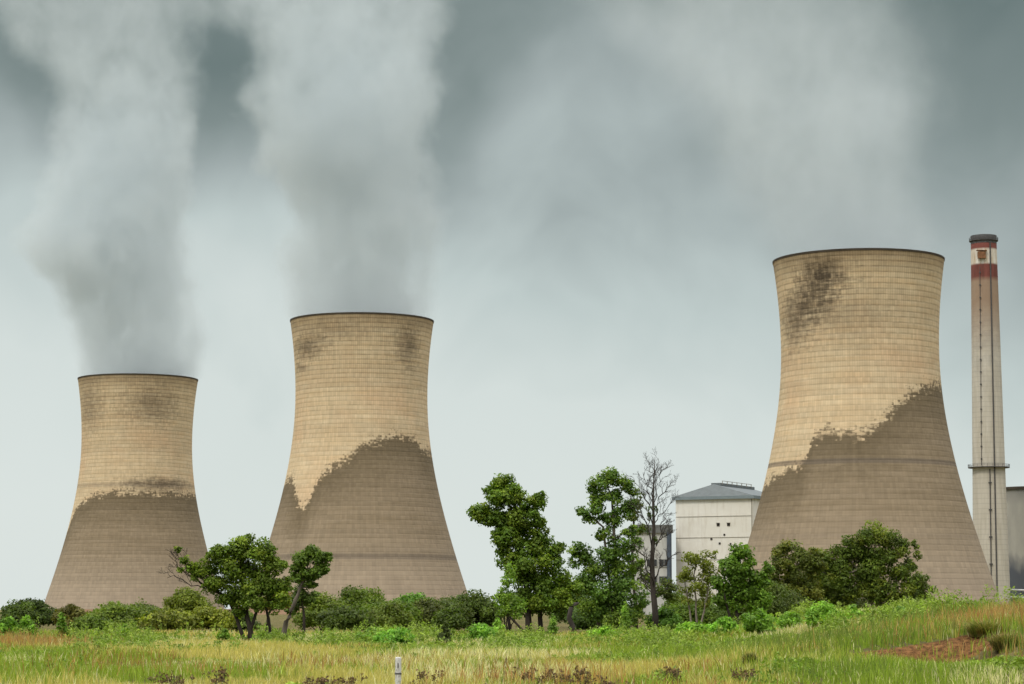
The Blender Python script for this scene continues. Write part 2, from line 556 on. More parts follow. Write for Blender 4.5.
def stain(cx, rim, rows):
    """rows: (px, py, half width of the shell at that height)"""
    p = [(U(x, cx, h), V(y, rim)) for x, y, h in rows]
    p = [(0.0, p[0][1]), (0.12, p[0][1])] + p + [(0.88, p[-1][1]), (1.0, p[-1][1])]
    out, last = [], -1
    for a, b in sorted(p):
        if a > last + 0.004:
            out.append((a, b)); last = a
    return out


mR = tower_mat('tower_concrete_near', stain(861, 262, [
    (761, 482, 97), (769, 476, 95.5), (778, 470, 94), (790, 466, 93), (797, 460, 92), (800, 446, 90), (804, 438, 89), (815, 434, 88), (835, 434, 88), (849, 438, 88),
    (860, 431, 87), (873, 421, 86), (884, 410, 84), (896, 399, 82), (912, 391, 81), (930, 386, 80.5), (940, 384, 80.3)]),
    [(V(462, 262), 0.0085, 0.75), (V(532, 262), 0.006, 0.18), (V(577, 262), 0.02, 0.2)],
    [(U(815, 860, 80), V(284, 262), 0.05, 0.06, 0.95), (U(803, 860, 80), V(308, 262), 0.06, 0.06, 0.7), (U(790, 860, 80), V(328, 262), 0.05, 0.07, 0.6), (U(840, 860, 80), V(325, 262), 0.10, 0.08, 0.25)], 3.0)
mM = tower_mat('tower_concrete_middle', stain(363, 322, [
    (284, 486, 78), (290, 478, 77), (297, 474, 76), (303, 494, 80), (311, 506, 82), (318, 498, 81), (322, 484, 78), (335, 470, 75), (350, 462, 73),
    (365, 450, 71), (380, 443, 70.5), (400, 437, 70), (418, 439, 70), (427, 450, 71)]),
    [(V(552, 322), 0.011, 0.6)],
    [(U(312, 364, 68), V(352, 322), 0.065, 0.04, 0.65), (U(340, 364, 68), V(338, 322), 0.09, 0.03, 0.35), (U(413, 364, 68), V(350, 322), 0.035, 0.07, 0.65),
     (U(304, 364, 68), V(370, 322), 0.035, 0.015, 0.5)], 11.0)
mL = tower_mat('tower_concrete_far', stain(137, 380, [
    (70, 540, 67), (75, 526, 65), (81, 512, 62), (88, 502, 60), (100, 496, 60), (120, 491, 59.5), (140, 492, 59), (160, 492, 59), (178, 491, 59), (188, 492, 59)]),
    [(V(484, 380), 0.012, 0.35)],
    [(U(160, 138, 56), V(408, 380), 0.075, 0.075, 0.55), (U(95, 138, 56), V(408, 380), 0.06, 0.10, 0.45), (U(170, 138, 56), V(483, 380), 0.10, 0.028, 0.8)], 23.0)

TR = tower(864.0, 262, 85.7, 887.0, 604, mR, 'large cooling tower beside the striped chimney, dark stain climbing to its right')
TM = tower(360.0, 322, 72.0, 1050.0, 604, mM, 'cooling tower standing between two others, with a V-shaped notch in its dark stain')
TL = tower(134.0, 380, 59.6, 1270.0, 604, mL, 'smallest and farthest cooling tower with an almost level dark stain, far left')
# lean correction of the survey picture is left to perspective


# ------------------------------------------------------------------ steam
def plume(rows, D, label, dens, soft, seed, color, nscale=1.0, namp=1.0):
    """rows: (py, x left, x right, depth radius factor) from mouth upwards"""
    P = []
    for py, xl, xr, dn in rows:
        a, b = at(xl, py, D), at(xr, py, D)
        P.append(((a[0] + b[0]) / 2, a[2], (b[0] - a[0]) / 2 * 1.08, dn))
    P = [(p[0], p[1], p[2] * (1.12 if k < 2 else 1.0), p[3]) for k, p in enumerate(P)]
    z0, z1 = P[0][1], P[-1][1]
    x0 = P[0][0]
    XR, RR = 260.0, 260.0
    m, t_ = mat_new('steam')
    oc = t_.n('ShaderNodeTexCoord').outputs['Object']
    # billows: warp the lookup point
    wz = t_.noise(t_.mapping(oc, (1, 1, 1), (seed * 7.0, 0, 0)), 0.02 * nscale, 6.0, 0.62, out='Color')
    off = t_.n('ShaderNodeVectorMath', {0: wz, 1: (0.5, 0.5, 0.5)}, operation='SUBTRACT').outputs[0]
    x, y, z = t_.xyz(oc)
    hz = t_.mr(z, 0.0, z1 - z0)

    def curve(vals, lo, hi):
        c = t_.n('ShaderNodeFloatCurve', {'Value': hz})
        pts = c.mapping.curves[0].points
        pts[0].location = (0.0, (vals[0][1] - lo) / (hi - lo))
        pts[1].location = (1.0, (vals[-1][1] - lo) / (hi - lo))
        for h, q in vals[1:-1]:
            pts.new(h, (q - lo) / (hi - lo))
        for p_ in pts: p_.handle_type = 'AUTO'
        c.mapping.update()
        return t_.m('MULTIPLY_ADD', c.outputs[0], hi - lo, lo)

    hs = [(p[1] - z0) / (z1 - z0) for p in P]
    cxs = curve([(h, p[0] - x0) for h, p in zip(hs, P)], -XR, XR)
    rad = curve([(h, p[2]) for h, p in zip(hs, P)], 0.0, RR)
    dnc = curve([(h, p[3]) for h, p in zip(hs, P)], 0.0, 2.0)
    amp = t_.m('MULTIPLY', t_.mr(hz, 0.0, 0.25, 0.25, 1.1 * namp), rad)
    ox, oy, oz = t_.xyz(off)
    px_ = t_.m('DIVIDE', t_.m('ADD', t_.m('SUBTRACT', x, cxs), t_.m('MULTIPLY', ox, amp)), rad)
    py_ = t_.m('DIVIDE', t_.m('ADD', y, t_.m('MULTIPLY', oy, amp)), rad)
    r_ = t_.m('SQRT', t_.m('ADD', t_.m('MULTIPLY', px_, px_), t_.m('MULTIPLY', py_, py_)))
    body = t_.mr(r_, 1.0, 1.0 - soft, 0.0, 1.0, True)
    n2 = t_.noise(t_.mapping(oc, (1, 1, 0.8), (0, seed * 3.0, 0)), 0.04 * nscale, 5.0, 0.65)
    body = t_.m('MULTIPLY', body, t_.mr(n2, 0.36, 0.60, 0.2, 1.5))
    body = t_.m('MULTIPLY', body, dnc)
    ends = t_.m('MULTIPLY', t_.mr(hz, 0.0, 0.02), t_.mr(hz, 1.0, 0.9))
    den = t_.m('MULTIPLY', t_.m('MULTIPLY', body, ends), dens)
    v_ = t_.n('ShaderNodeVolumePrincipled', {'Color': color, 'Density': den, 'Anisotropy': 0.0})
    t_.n('ShaderNodeOutputMaterial', {'Volume': v_})
    # hull round the plume
    n, K = 28, 1.22
    vv, ff = [], []
    M_ = 30
    for k in range(M_):
        h = k / (M_ - 1)
        cx_ = np.interp(h, hs, [p[0] for p in P]) - x0
        r = np.interp(h, hs, [p[2] for p in P]) * (1.0 if k < 2 else K) * (0.84 if k == 0 else 1.08 if k == 1 else 1.0)
        for j in range(n):
            a = 2 * math.pi * j / n
            vv.append((cx_ + r * math.cos(a), r * math.sin(a), h * (z1 - z0)))
    for k in range(M_ - 1):
        for j in range(n):
            q = (j + 1) % n
            ff.append((k * n + j, k * n + q, (k + 1) * n + q, (k + 1) * n + j))
    ff.append(tuple(range(n - 1, -1, -1)))
    ff.append(tuple((M_ - 1) * n + j for j in range(n)))
    me = bpy.data.meshes.new('steam_plume')
    me.from_pydata(vv, [], ff)
    me.materials.append(m)
    try:
        m.cycles.volume_step_rate = 1.0
        m.cycles.volume_sampling = 'MULTIPLE_IMPORTANCE'
    except Exception:
        pass
    o = new_obj('steam_plume', me, None, (x0, D, z0))
    tag(o, label, 'steam plume', 'steam plumes rising from the cooling towers')
    return o


SC = (0.755, 0.815, 0.845)
plume([(384, 84, 193, .8), (340, 78, 198, .7), (295, 56, 194, .85), (255, 24, 190, .9), (200, 40, 194, .9), (150, 58, 196, .7), (100, 52, 202, .34), (50, 10, 208, .17), (0, -30, 222, .10), (-90, -80, 250, .06)],
      1270.0, 'grey steam plume leaning left from the smallest cooling tower', 0.05, 0.3, 1.0, SC, 1.5)
plume([(326, 296, 427, .5), (270, 286, 434, .6), (200, 280, 438, .8), (150, 256, 434, .85), (110, 248, 432, .7), (60, 248, 438, .38), (0, 205, 450, .2), (-90, 150, 480, .1)],
      1050.0, 'thick pale steam plume rising straight from the middle cooling tower', 0.055, 0.28, 4.0, SC, 1.5)
plume([(266, 785, 937, .5), (225, 750, 944, .55), (180, 710, 942, .6), (120, 670, 945, .55), (60, 630, 950, .38), (0, 560, 940, .22), (-90, 460, 930, .12)],
      887.0, 'broad faint steam cloud drifting left above the largest cooling tower', 0.022, 0.5, 9.0, SC, 1.2, 0.8)


# ------------------------------------------------------------------ chimney
def chimney():
    D = 1110.0
    s = D / F_PX
    c = at(992.0, HOR, D)
    z0 = float(ground(c[0], D)) - 1
    zt = at(985, 236, D)[2]
    H = zt - z0
    m, t_ = mat_new('chimney_concrete')
    oc = t_.n('ShaderNodeTexCoord').outputs['Object']
    x, y, z = t_.xyz(oc)
    n1 = t_.noise(t_.mapping(oc, (1, 1, .12)), 0.6, 4.0, 0.6)
    n2 = t_.noise(oc, 0.25, 4.0, 0.6)
    con = t_.mix(t_.mr(n1, .3, .7), (0.43, 0.39, 0.315), (0.54, 0.50, 0.425))
    row = t_.mr(t_.m('ABSOLUTE', t_.m('SUBTRACT', t_.m('FRACT', t_.m('DIVIDE', z, 2.4)), 0.5)), 0.40, 0.48, 0.0, 0.22)
    con = t_.mix(row, con, (0.15, 0.14, 0.12))
    hh = lambda py: at(985, py, D)[2] - z0
    patch = t_.m('MULTIPLY', t_.mr(n2, .42, .55), 0.35)
    con = t_.mix(t_.m('MULTIPLY', patch, t_.mr(z, hh(430), hh(330))), con, (0.27, 0.26, 0.25))
    con = t_.mix(t_.mr(t_.m('ADD', z, t_.m('MULTIPLY', n1, 12.0)), hh(345), hh(290), 0.0, 0.85), con, (0.27, 0.175, 0.11))
    red = t_.mix(t_.mr(n1, .35, .65), (0.13, 0.045, 0.035), (0.21, 0.065, 0.052))
    whi = t_.mix(t_.mr(n1, .35, .7), (0.68, 0.66, 0.60), (0.42, 0.31, 0.19))
    st = lambda py, w=.5: t_.mr(z, hh(py) - w, hh(py) + w)
    dark_red = t_.mix(n1, (0.13, 0.038, 0.03), (0.19, 0.06, 0.045))
    col = t_.mix(st(280, 1.2), con, red)
    col = t_.mix(st(265), col, whi)
    col = t_.mix(st(250), col, dark_red)
    out_bsdf(t_, col, 0.85, n1, 0.1, 0.4)
    steel = simple_mat('dark_steel', (0.075, 0.07, 0.068), 0.7, 0.3, 1.0)
    rust = simple_mat('rusty_steel', (0.20, 0.095, 0.045), 0.85, 0.6, 0.7)
    root = thing('chimney', (c[0], D, z0), 'tall slender concrete chimney with red and white bands at its top', 'chimney')
    rt, rb = 12.7 * s, 18.6 * s
    rad = lambda h: rb + (rt - rb) * (h / H) ** 0.9
    hs = np.linspace(0, H - 2.5, 40)
    MB().tube([(0, 0, h) for h in hs], [rad(h) for h in hs], 64).build('shaft', m, root, smooth=True)
    cap = simple_mat('sooty_cap', (0.10, 0.098, 0.1), 0.9, 0.3, 1.0)
    MB().ring([(rt - 1.0, H - 4.0), (rt + .1, H - 4.0), (rt + .15, H), (rt - 1.0, H)], 64).build('cap', cap, root)

    def platform(h, w, nm):
        r = rad(h)
        pl = MB().ring([(r + .03, h), (r + w, h), (r + w, h + .35), (r + .03, h + .35)], 64).build('platform', steel, root)
        rb_ = MB()
        for q in (0.6, 1.2):
            rb_.ring([(r + w - .12, h + .35 + q), (r + w, h + .35 + q), (r + w, h + .47 + q), (r + w - .12, h + .47 + q)], 64)
        for k in range(24):
            a = 2 * math.pi * k / 24
            rb_.box(((r + w - .06) * math.cos(a), (r + w - .06) * math.sin(a), h + .95), (.12, .12, 1.2))
        rb_.build('railing', steel, pl)
    platform(hh(241.5), 0.8, 'a')
    platform(hh(468), 2.1, 'b')
    # lightning cable / duct down the face
    def strip(px0, py0, px1, py1, wdt, prj, rungs=0, rw=1.6, mat_=steel, name='cable_duct'):
        q = MB()
        pts = []
        for k in range(24):
            f = k / 23
            px, py = px0 + (px1 - px0) * f, py0 + (py1 - py0) * f
            X = at(px, py, D)[0] - c[0]
            h = hh(py)
            r = rad(h) + prj
            X = max(-r * .98, min(r * .98, X))
            pts.append((X, -math.sqrt(r * r - X * X), h))
        q.tube(pts, wdt, 6)
        if rungs:
            for k in range(rungs):
                f = (k + .5) / rungs * 23
                i = int(f)
                p = np.array(pts[i]) * (1 - f + i) + np.array(pts[min(i + 1, 23)]) * (f - i)
                q.box((p[0], p[1] - .15, p[2]), (rw, .4, .7))
        q.build(name, mat_, root)
    strip(987.5, 243, 993.5, 604, .34, .25)
    strip(977.5, 268, 978.8, 466, .14, .3, 16, .7, name='ladder')
    strip(986.5, 470, 987.5, 578, .26, .4, 4, 1.5, name='lower_ladder')
    p = at(979, 257, D)
    r = rad(hh(257))
    X = p[0] - c[0]
    MB().box((X, -math.sqrt(r * r - X * X) - .7, hh(257)), (3.6, 1.9, 3.2)).box((X, -math.sqrt(r * r - X * X) - .8, hh(257) + 2.2), (4.8, 2.3, .3)).build('platform_box', rust, root)  # rusty steel platform box on the shaft, no lamp in it


chimney()


# ------------------------------------------------------------------ boiler house, annex, silo, pipes
def wall_mat(name, c1, c2, stain=(0.2, 0.18, 0.14)):
    m, t_ = mat_new(name)
    oc = t_.n('ShaderNodeTexCoord').outputs['Object']
    n1 = t_.noise(t_.mapping(oc, (1, 1, .2)), 0.35, 5.0, 0.65)
    n2 = t_.noise(oc, 0.12, 4.0, 0.6)
    col = t_.mix(t_.mr(n2, .3, .7), c1, c2)
    col = t_.mix(t_.mr(n1, .5, .75, 0, .5), col, stain)
    out_bsdf(t_, col, 0.85, n1, 0.05, 0.2)
    return m


def boiler_house():
    D = 1000.0
    pl_, pr_ = at(676.5, HOR, D), at(751, HOR, D)
    rz = RAD(-27)
    W = (pr_[0] - pl_[0]) / math.cos(rz) * 0.985
    root = thing('boiler_house', (pl_[0], D, -1.0), 'white windowless boiler house with a low grey metal roof, beside the largest cooling tower', 'building', None, rz)
    Hh = at(700, 500, D)[2] + 1.0
    Dp = 46.0
    wm = wall_mat('whitewashed_concrete', (0.72, 0.695, 0.62), (0.80, 0.785, 0.73), (0.46, 0.40, 0.31))
    MB().box((W / 2, Dp / 2, Hh / 2), (W, Dp, Hh)).build('wall', wm, root)
    sm = simple_mat('wall_seam', (0.30, 0.275, 0.23), 0.9, 0.4, 0.4)
    for py in (517, 538, 560):
        z = at(700, py, D)[2] + 1
        MB().box((W / 2, -.06, z), (W - .3, .26, .16)).build('seam', sm, root)
    MB().box((W - .35, -.04, Hh / 2), (.35, .35, Hh - .5)).build('downpipe', sm, root)
    hole = simple_mat('dark_opening', (0.045, 0.04, 0.036), 0.9, 0.1, 1.0)
    for px, py, q in ((717, 525.5, 1.25), (727, 525.5, 1.25), (710.5, 539.5, .9), (718.5, 544, .9), (729, 544.5, .7), (723, 535.5, .8), (705, 553, .7)):
        X = (at(px, py, D)[0] - pl_[0]) / math.cos(rz) * .985
        z = at(px, py, D)[2] + 1
        b = MB()
        b.box((X, -.02, z), (q, .3, q))
        o = b.build('vent_opening', hole, root)
        if q > 1:
            MB().box((X, -.35, z + q * .6), (q * 1.25, .7, .18)).build('hood', sm, o)
    roof = simple_mat('grey_sheet_roof', (0.15, 0.172, 0.18), 0.6, 0.15, 0.6, .2)
    fas = simple_mat('fascia', (0.19, 0.235, 0.255), 0.6, 0.12, 0.5)
    ov = 1.1
    zr = 6.4
    rf = MB()
    x0, x1, xm = -ov, W + ov, W * .47
    y0, y1 = -ov, Dp + ov
    rf.add([(x0, y0, Hh + 1.2), (x1, y0, Hh + 1.2), (x1, y1, Hh + 1.2), (x0, y1, Hh + 1.2), (xm, y0 + 3, Hh + zr), (xm, y1, Hh + zr)],
           [(0, 1, 4), (1, 2, 5, 4), (2, 3, 5), (3, 0, 4, 5), (0, 3, 2, 1)])
    ro = rf.build('roof', roof, root)
    MB().box((W / 2, Dp / 2, Hh + .55), (W + 2 * ov + .2, Dp + 2 * ov + .2, 1.3)).build('fascia', fas, ro)
    MB().box((xm, Dp / 2 + 2, Hh + zr - .1), (4.2, Dp - 6, 1.6)).build('ridge_vent', roof, ro)
    q = MB()
    for k in range(7):
        q.box((xm + 2.2, 7 + k * 5.6, Hh + zr + .9), (.25, .25, 1.6))
    q.box((xm + 2.2, 24, Hh + zr + 1.6), (.2, 34, .2))
    q.build('roof_railing', sm, ro)


boiler_house()


def annex():
    D = 985.0
    l, r = at(634, HOR, D), at(671, HOR, D)
    W = r[0] - l[0]
    H = at(650, 533, D)[2] + 1
    root = thing('annex', (l[0], D, -1.0), 'lower pale annex with a flat dark roof edge, left of the white boiler house', 'building')
    wm = wall_mat('pale_render', (0.52, 0.52, 0.50), (0.60, 0.60, 0.57))
    MB().box((W / 2, 12, H / 2), (W, 24, H)).build('wall', wm, root)
    dk = simple_mat('dark_roof_edge', (0.14, 0.145, 0.14), 0.8, 0.3, 0.5)
    MB().box((W / 2, 12, H + 1.7), (W + 2.0, 25.6, 3.4)).build('roof', dk, root)
    bl = simple_mat('blue_grey_duct', (0.07, 0.09, 0.12), 0.6, 0.2, 0.8)
    MB().tube([(W - .6, -.9, 0), (W - .6, -.9, H - .1)], 1.0, 16).build('drainage_duct', bl, root)
    gl = simple_mat('dark_window_glass', (0.05, 0.055, 0.06), 0.25, 0.2, 0.8)
    fr = simple_mat('window_frame', (0.35, 0.35, 0.33), 0.7, 0.1, 1.0)
    for px, py in ((664, 563), (652, 563), (664, 580), (652, 580)):
        p = at(px, py, D)
        o = MB().box((p[0] - l[0], -.05, p[2] + 1), (4.2, .4, 3.0)).build('window', gl, root)
        q = MB()
        for dxx in (-2.1, 0, 2.1): q.box((p[0] - l[0] + dxx, -.3, p[2] + 1), (.22, .2, 3.2))
        for dz_ in (-1.5, 1.5): q.box((p[0] - l[0], -.28, p[2] + 1 + dz_), (4.4, .2, .22))
        q.build('frame', fr, o)


annex()


def silo():
    D = 1180.0
    c = at(1040, HOR, D)
    R = 40 * D / F_PX
    H = at(1040, 487, D - R)[2] + 1
    m, t_ = mat_new('silo_concrete')
    oc = t_.n('ShaderNodeTexCoord').outputs['Object']
    x, y, z = t_.xyz(oc)
    n1 = t_.noise(t_.mapping(oc, (1, 1, .4)), 0.12, 5.0, 0.6)
    col = t_.mix(t_.mr(n1, .3, .7), (0.26, 0.25, 0.225), (0.36, 0.345, 0.30))
    zz = t_.m('ADD', z, t_.m('MULTIPLY', n1, 16.0))
    f = t_.m('MULTIPLY', t_.mr(zz, 40, 30), t_.mr(zz, 4, 10))
    col = t_.mix(t_.m('MULTIPLY', f, .9), col, (0.055, 0.065, 0.085))  # dark bluish band low on the wall
    f2 = t_.mr(z, H - 9, H - 2, 0, .6)
    col = t_.mix(t_.m('MULTIPLY', f2, t_.mr(n1, .3, .6)), col, (0.12, 0.12, 0.12))
    out_bsdf(t_, col, 0.85, n1, .1, .3)
    root = thing('silo', (c[0], D, -1.0), 'round grey concrete silo with a dark bluish lower wall, behind the chimney', 'silo')
    MB().tube([(0, 0, 0), (0, 0, H)], R, 96).build('wall', m, root, smooth=False)
    MB().ring([(R + .02, H - .8), (R + .8, H - .8), (R + .8, H + .5), (R - .8, H + .5), (R - .8, H + .02), (R + .02, H + .02)], 96).build('rim', M_RIM, root)
    pm = simple_mat('pale_pipe', (0.6, 0.6, 0.6), 0.5, 0.15, 1.0)
    a, b = at(990, 589, D - 60), at(1075, 597, D - 60)
    pr = thing('pipe_rack', (a[0], D - 60, -1.0), 'pair of pale pipes on posts crossing in front of the grey silo', 'pipes')
    Wd = b[0] - a[0]
    for k, dz_ in enumerate((0, -3.4)):
        MB().tube([(0, 0, a[2] + 1 + dz_), (Wd, 0, a[2] + 1 + dz_ - 1.5)], .45, 10).build('pipe', pm, pr)
    st = simple_mat('rack_steel', (0.10, 0.10, 0.10), 0.7, 0.2, 1.0)
    for k in range(4):
        X = Wd * (k + .5) / 4
        MB().box((X, 0.75, (a[2] + 1.5) / 2), (.5, .5, a[2] + 1.5)).build('post', st, pr)


silo()


# ------------------------------------------------------------------ vegetation kit
def leaf_quads(P, N, size, r, asp=1.7, jit=0.5):
    """rhombic leaf faces at points P facing N"""
    n = len(P)
    N = N + r.randn(n, 3) * jit
    N /= np.linalg.norm(N, axis=1)[:, None] + 1e-9
    T = np.cross(N, r.randn(n, 3))
    T /= np.linalg.norm(T, axis=1)[:, None] + 1e-9
    B = np.cross(N, T)
    s = (size * (0.55 + 0.9 * r.rand(n)))[:, None]
    a, b = T * s * asp / 2, B * s / 2
    fold = N * s * 0.18
    v = np.stack([P - a, P + b * 1.0 - fold, P + a, P - b * 1.0 - fold], 1).reshape(-1, 3)
    return v


def tints(n, base, r, var=0.22, yellow=0.3):
    base = np.array(base)
    k = np.exp(r.randn(n, 1) * var)
    c = base[None] * k
    yl = (r.rand(n, 1) ** 2) * yellow
    c = c * (1 - yl) + (base * np.array((2.2, 1.45, 0.7)))[None] * yl
    return c


def crown_from_puffs(puffs, per, leaf, col, seed, asp=1.7, jit=0.55, shell=0.5, pvar=0.16, col2=None):
    """puffs: (cx,cy,cz,rx,ry,rz); leaf density follows puff surface"""
    r = rs(seed)
    leaf = leaf * 0.66
    col = np.array(col) * (2.35, 2.15, 1.1)
    col2 = None if col2 is None else np.array(col2) * (2.45, 2.2, 1.1)
    per = per * 4.2
    Vs, Cs = [], []
    for (cx, cy_, cz, rx, ry, rz) in puffs:
        n = max(12, int(per * (rx * rz + rx * ry + ry * rz) / 3.0 / leaf ** 2))
        d = r.randn(n, 3)
        d /= np.linalg.norm(d, axis=1)[:, None]
        rad = 1 - shell * r.rand(n) ** 1.6 + 0.10 * r.randn(n)
        # ragged surface
        ph = r.rand(3) * 6.28
        rag = 1 + 0.14 * np.sin(d[:, 0] * 5 + ph[0]) * np.sin(d[:, 1] * 5 + ph[1]) + 0.10 * np.sin(d[:, 2] * 8 + ph[2])
        P = np.array((cx, cy_, cz)) + d * (rad * rag)[:, None] * np.array((rx, ry, rz))
        N = d * 0.8 + np.array((0, 0, 0.45))
        Vs.append(leaf_quads(P, N, leaf, r, asp, jit))
        base = np.array(col) if (col2 is None or r.rand() > 0.35) else np.array(col2)
        c = tints(n, base * math.exp(r.randn() * pvar), r)
        Cs.append(np.repeat(c, 4, axis=0))
    return np.concatenate(Vs), np.concatenate(Cs)


def quad_obj(name, v, c, mat, parent=None, loc=None):
    n = len(v) // 4
    me = raw_mesh(name, v, np.arange(n * 4), np.full(n, 4), mat, c)
    return new_obj(name, me, parent, loc)


def wobble_path(a, b, r, n=5, amp=0.12, sag=0.0):
    a, b = np.array(a, float), np.array(b, float)
    L = np.linalg.norm(b - a)
    out = [a]
    for k in range(1, n):
        f = k / n
        out.append(a + (b - a) * f + r.randn(3) * amp * L * 0.35 * math.sin(math.pi * f) + np.array((0, 0, sag * L * math.sin(math.pi * f))))
    out.append(b)
    return out


def tree(name, label, cat, D, stems, lobes, leaf=0.22, col=(0.05, 0.09, 0.02), per=2.2, seed=1, sub=7, subr=0.5, bark=None,
         group=None, asp=1.7, flat=1.0, twigs=True, limb_r=0.05, trunk_scale=1.0, col2=None, shell=0.5, limbs_from=0.35, bare=None, fat=1.22):
    """stems: [[(px,py,r px), ...], ...] base first; lobes: [(px, py, rx px[, rz px[, depth px]])]"""
    r = rs(seed)
    s = D / F_PX
    bx = at(stems[0][0][0], HOR, D)[0]
    bz = float(ground(bx, D))
    root = thing(name, (bx, D, bz), label, cat, group)
    org = np.array((bx, D, bz))
    bark = bark or M_BARK
    tb = MB()
    paths = []
    for st in stems:
        pts, rad = [], []
        dy0 = r.uniform(-1, 1) * s * 6 if st is not stems[0] else 0
        for k, (px, py, rr) in enumerate(st):
            p = at(px, py, D) - org
            p[1] = dy0 * (1 if k else 0.6) + r.randn() * s * 1.2 * (k > 0)
            if k == 0:
                p[2] = float(ground(p[0] + bx, p[1] + D)) - bz - 0.15
            pts.append(p)
            rad.append(rr * s * trunk_scale)
        # densify with slight wobble
        P2, R2 = [pts[0]], [rad[0] * 1.25]
        for k in range(1, len(pts)):
            for f in (0.33, 0.66, 1.0):
                q = pts[k - 1] * (1 - f) + pts[k] * f + (r.randn(3) * s * 0.5 if f < 1 else 0)
                P2.append(q); R2.append(rad[k - 1] * (1 - f) + rad[k] * f)
        tb.tube(P2, R2, 8)
        paths.append((P2, R2))
    puffs = []
    for lb in lobes:
        px, py, rx = lb[:3]
        rz = lb[3] if len(lb) > 3 else rx * flat
        dep = lb[4] if len(lb) > 4 else 0.0
        c = at(px, py, D) - org
        rx, rz = rx * s * fat, rz * s * fat
        c[1] = dep * s + r.uniform(-.25, .25) * rx
        # limb towards the lobe
        best = None
        for P2, R2 in paths:
            for i, p in enumerate(P2):
                if i < len(P2) * limbs_from: continue
                if p[2] < c[2] + rz * 0.3:
                    dd = np.linalg.norm(p - c) + 0.4 * abs(p[2] - c[2])
                    if best is None or dd < best[0]:
                        best = (dd, p, R2[i])
        if best is not None and best[0] > rx * 0.3:
            e = c + np.array((0, 0, rz * 0.1))
            path = wobble_path(best[1], e, r, 4, 0.18, -0.04)
            r0 = min(best[2] * 0.7, limb_r + 0.02 * best[0])
            tb.tube(path, list(np.linspace(r0, r0 * 0.3, len(path))), 6)
        for k in range(sub + 3):
            d = r.randn(3)
            d /= np.linalg.norm(d)
            q = c + d * np.array((rx, rx * 0.9, rz)) * (0.62 + 0.12 * r.randn())
            sr = rx * subr * r.uniform(0.75, 1.3)
            puffs.append((q[0], q[1], q[2], sr, sr, sr * r.uniform(0.6, 0.85)))
            if twigs and k % 2 == 0:
                path = wobble_path(c, q, r, 3, 0.2)
                tb.tube(path, list(np.linspace(limb_r * 0.45, limb_r * 0.15, 4)), 4)
    if bare:
        for (x0, y0, x1, y1, rr) in bare:
            a, b = at(x0, y0, D) - org, at(x1, y1, D) - org
            a[1], b[1] = r.randn() * s * 2, r.randn() * s * 5
            twig_tree(tb, a, b, rr * s, r, 3)
    tb.build('trunk', bark, root, smooth=True)
    v, c = crown_from_puffs(puffs, per, leaf, col, seed + 100, asp, shell=shell, col2=col2)
    quad_obj('crown', v, c, M_LEAF, root)
    return root


def twig_tree(tb, a, b, r0, r, depth):
    """a forking bare branch from a to b"""
    path = wobble_path(a, b, r, 5, 0.16, 0.02)
    tb.tube(path, list(np.linspace(r0, r0 * 0.35, len(path))), 6 if r0 > .04 else 4)
    if depth <= 0: return
    L = np.linalg.norm(np.array(b) - a)
    d = (np.array(b) - a) / (L + 1e-9)
    for k in range(5 if depth > 1 else 4):
        f = 0.3 + 0.66 * (k + r.rand() * .6) / 5
        i = min(int(f * 5), 4)
        p = np.array(path[i]) * (1 - (f * 5 - i)) + np.array(path[i + 1]) * (f * 5 - i)
        side = r.randn(3) * np.array((1, .8, .5))
        side -= d * side.dot(d)
        side /= np.linalg.norm(side) + 1e-9
        nd = d * 0.72 + side * 0.72 + np.array((0, 0, 0.25))
        nd /= np.linalg.norm(nd)
        twig_tree(tb, p, p + nd * L * r.uniform(.3, .5), r0 * 0.5, r, depth - 1)


def bush(name, label, cat, px, D, w_px, top_py, col, seed, leaf=0.2, group=None, per=2.2, base_py=None, lob=5, spire=False, col2=None, asp=1.7, subr=0.5, dim=1.0):
    """rounded or upright bush standing on the ground"""
    col = tuple(np.array(col) * dim)
    col2 = None if col2 is None else tuple(np.array(col2) * dim)
    r = rs(seed)
    s = D / F_PX
    bx = at(px, HOR, D)[0]
    bz = float(ground(bx, D))
    top = at(px, top_py, D)[2] - bz
    W = w_px * s / 2
    root = thing(name, (bx, D, bz), label, cat, group)
    tb = MB()
    puffs = []
    if spire:
        nb = 14
        for k in range(nb):
            f = (k + .5) / nb
            rr = W * (0.95 - 0.8 * f ** 1.2) * r.uniform(.75, 1.1)
            a = r.rand() * 6.28
            puffs.append((math.cos(a) * rr * .45, math.sin(a) * rr * .45, top * (0.08 + .86 * f), rr * .7 + .08, rr * .7 + .08, top * .12))
        tb.tube([(0, 0, -.1), (0.03, 0, top * .85)], [.05, .015], 6)
    else:
        for k in range(lob * 4):
            a = r.rand() * 6.28
            rr = W * math.sqrt(r.rand()) * 0.78
            hgt = top * (1 - (rr / W) ** 2 * 0.65) * r.uniform(.35, .88)
            sr = W * subr * r.uniform(.5, 1.0)
            sr = min(sr, top * .5)
            puffs.append((math.cos(a) * rr, math.sin(a) * rr, max(hgt, sr * .5), sr, sr, sr * .75))
            if k % 3 == 0:
                tb.tube(wobble_path((0, 0, -.1), (math.cos(a) * rr, math.sin(a) * rr, hgt), r, 3, .15), [.06, .05, .03, .015], 5)
        puffs.append((0, 0, top * .84, W * .4, W * .4, top * .17))
    tb.build('stem', M_BARK, root, smooth=True)
    v, c = crown_from_puffs(puffs, per, leaf, col, seed + 50, asp, col2=col2)
    v[:, 2] = np.maximum(v[:, 2], -0.05)
    quad_obj('foliage', v, c, M_LEAF, root)
    return root


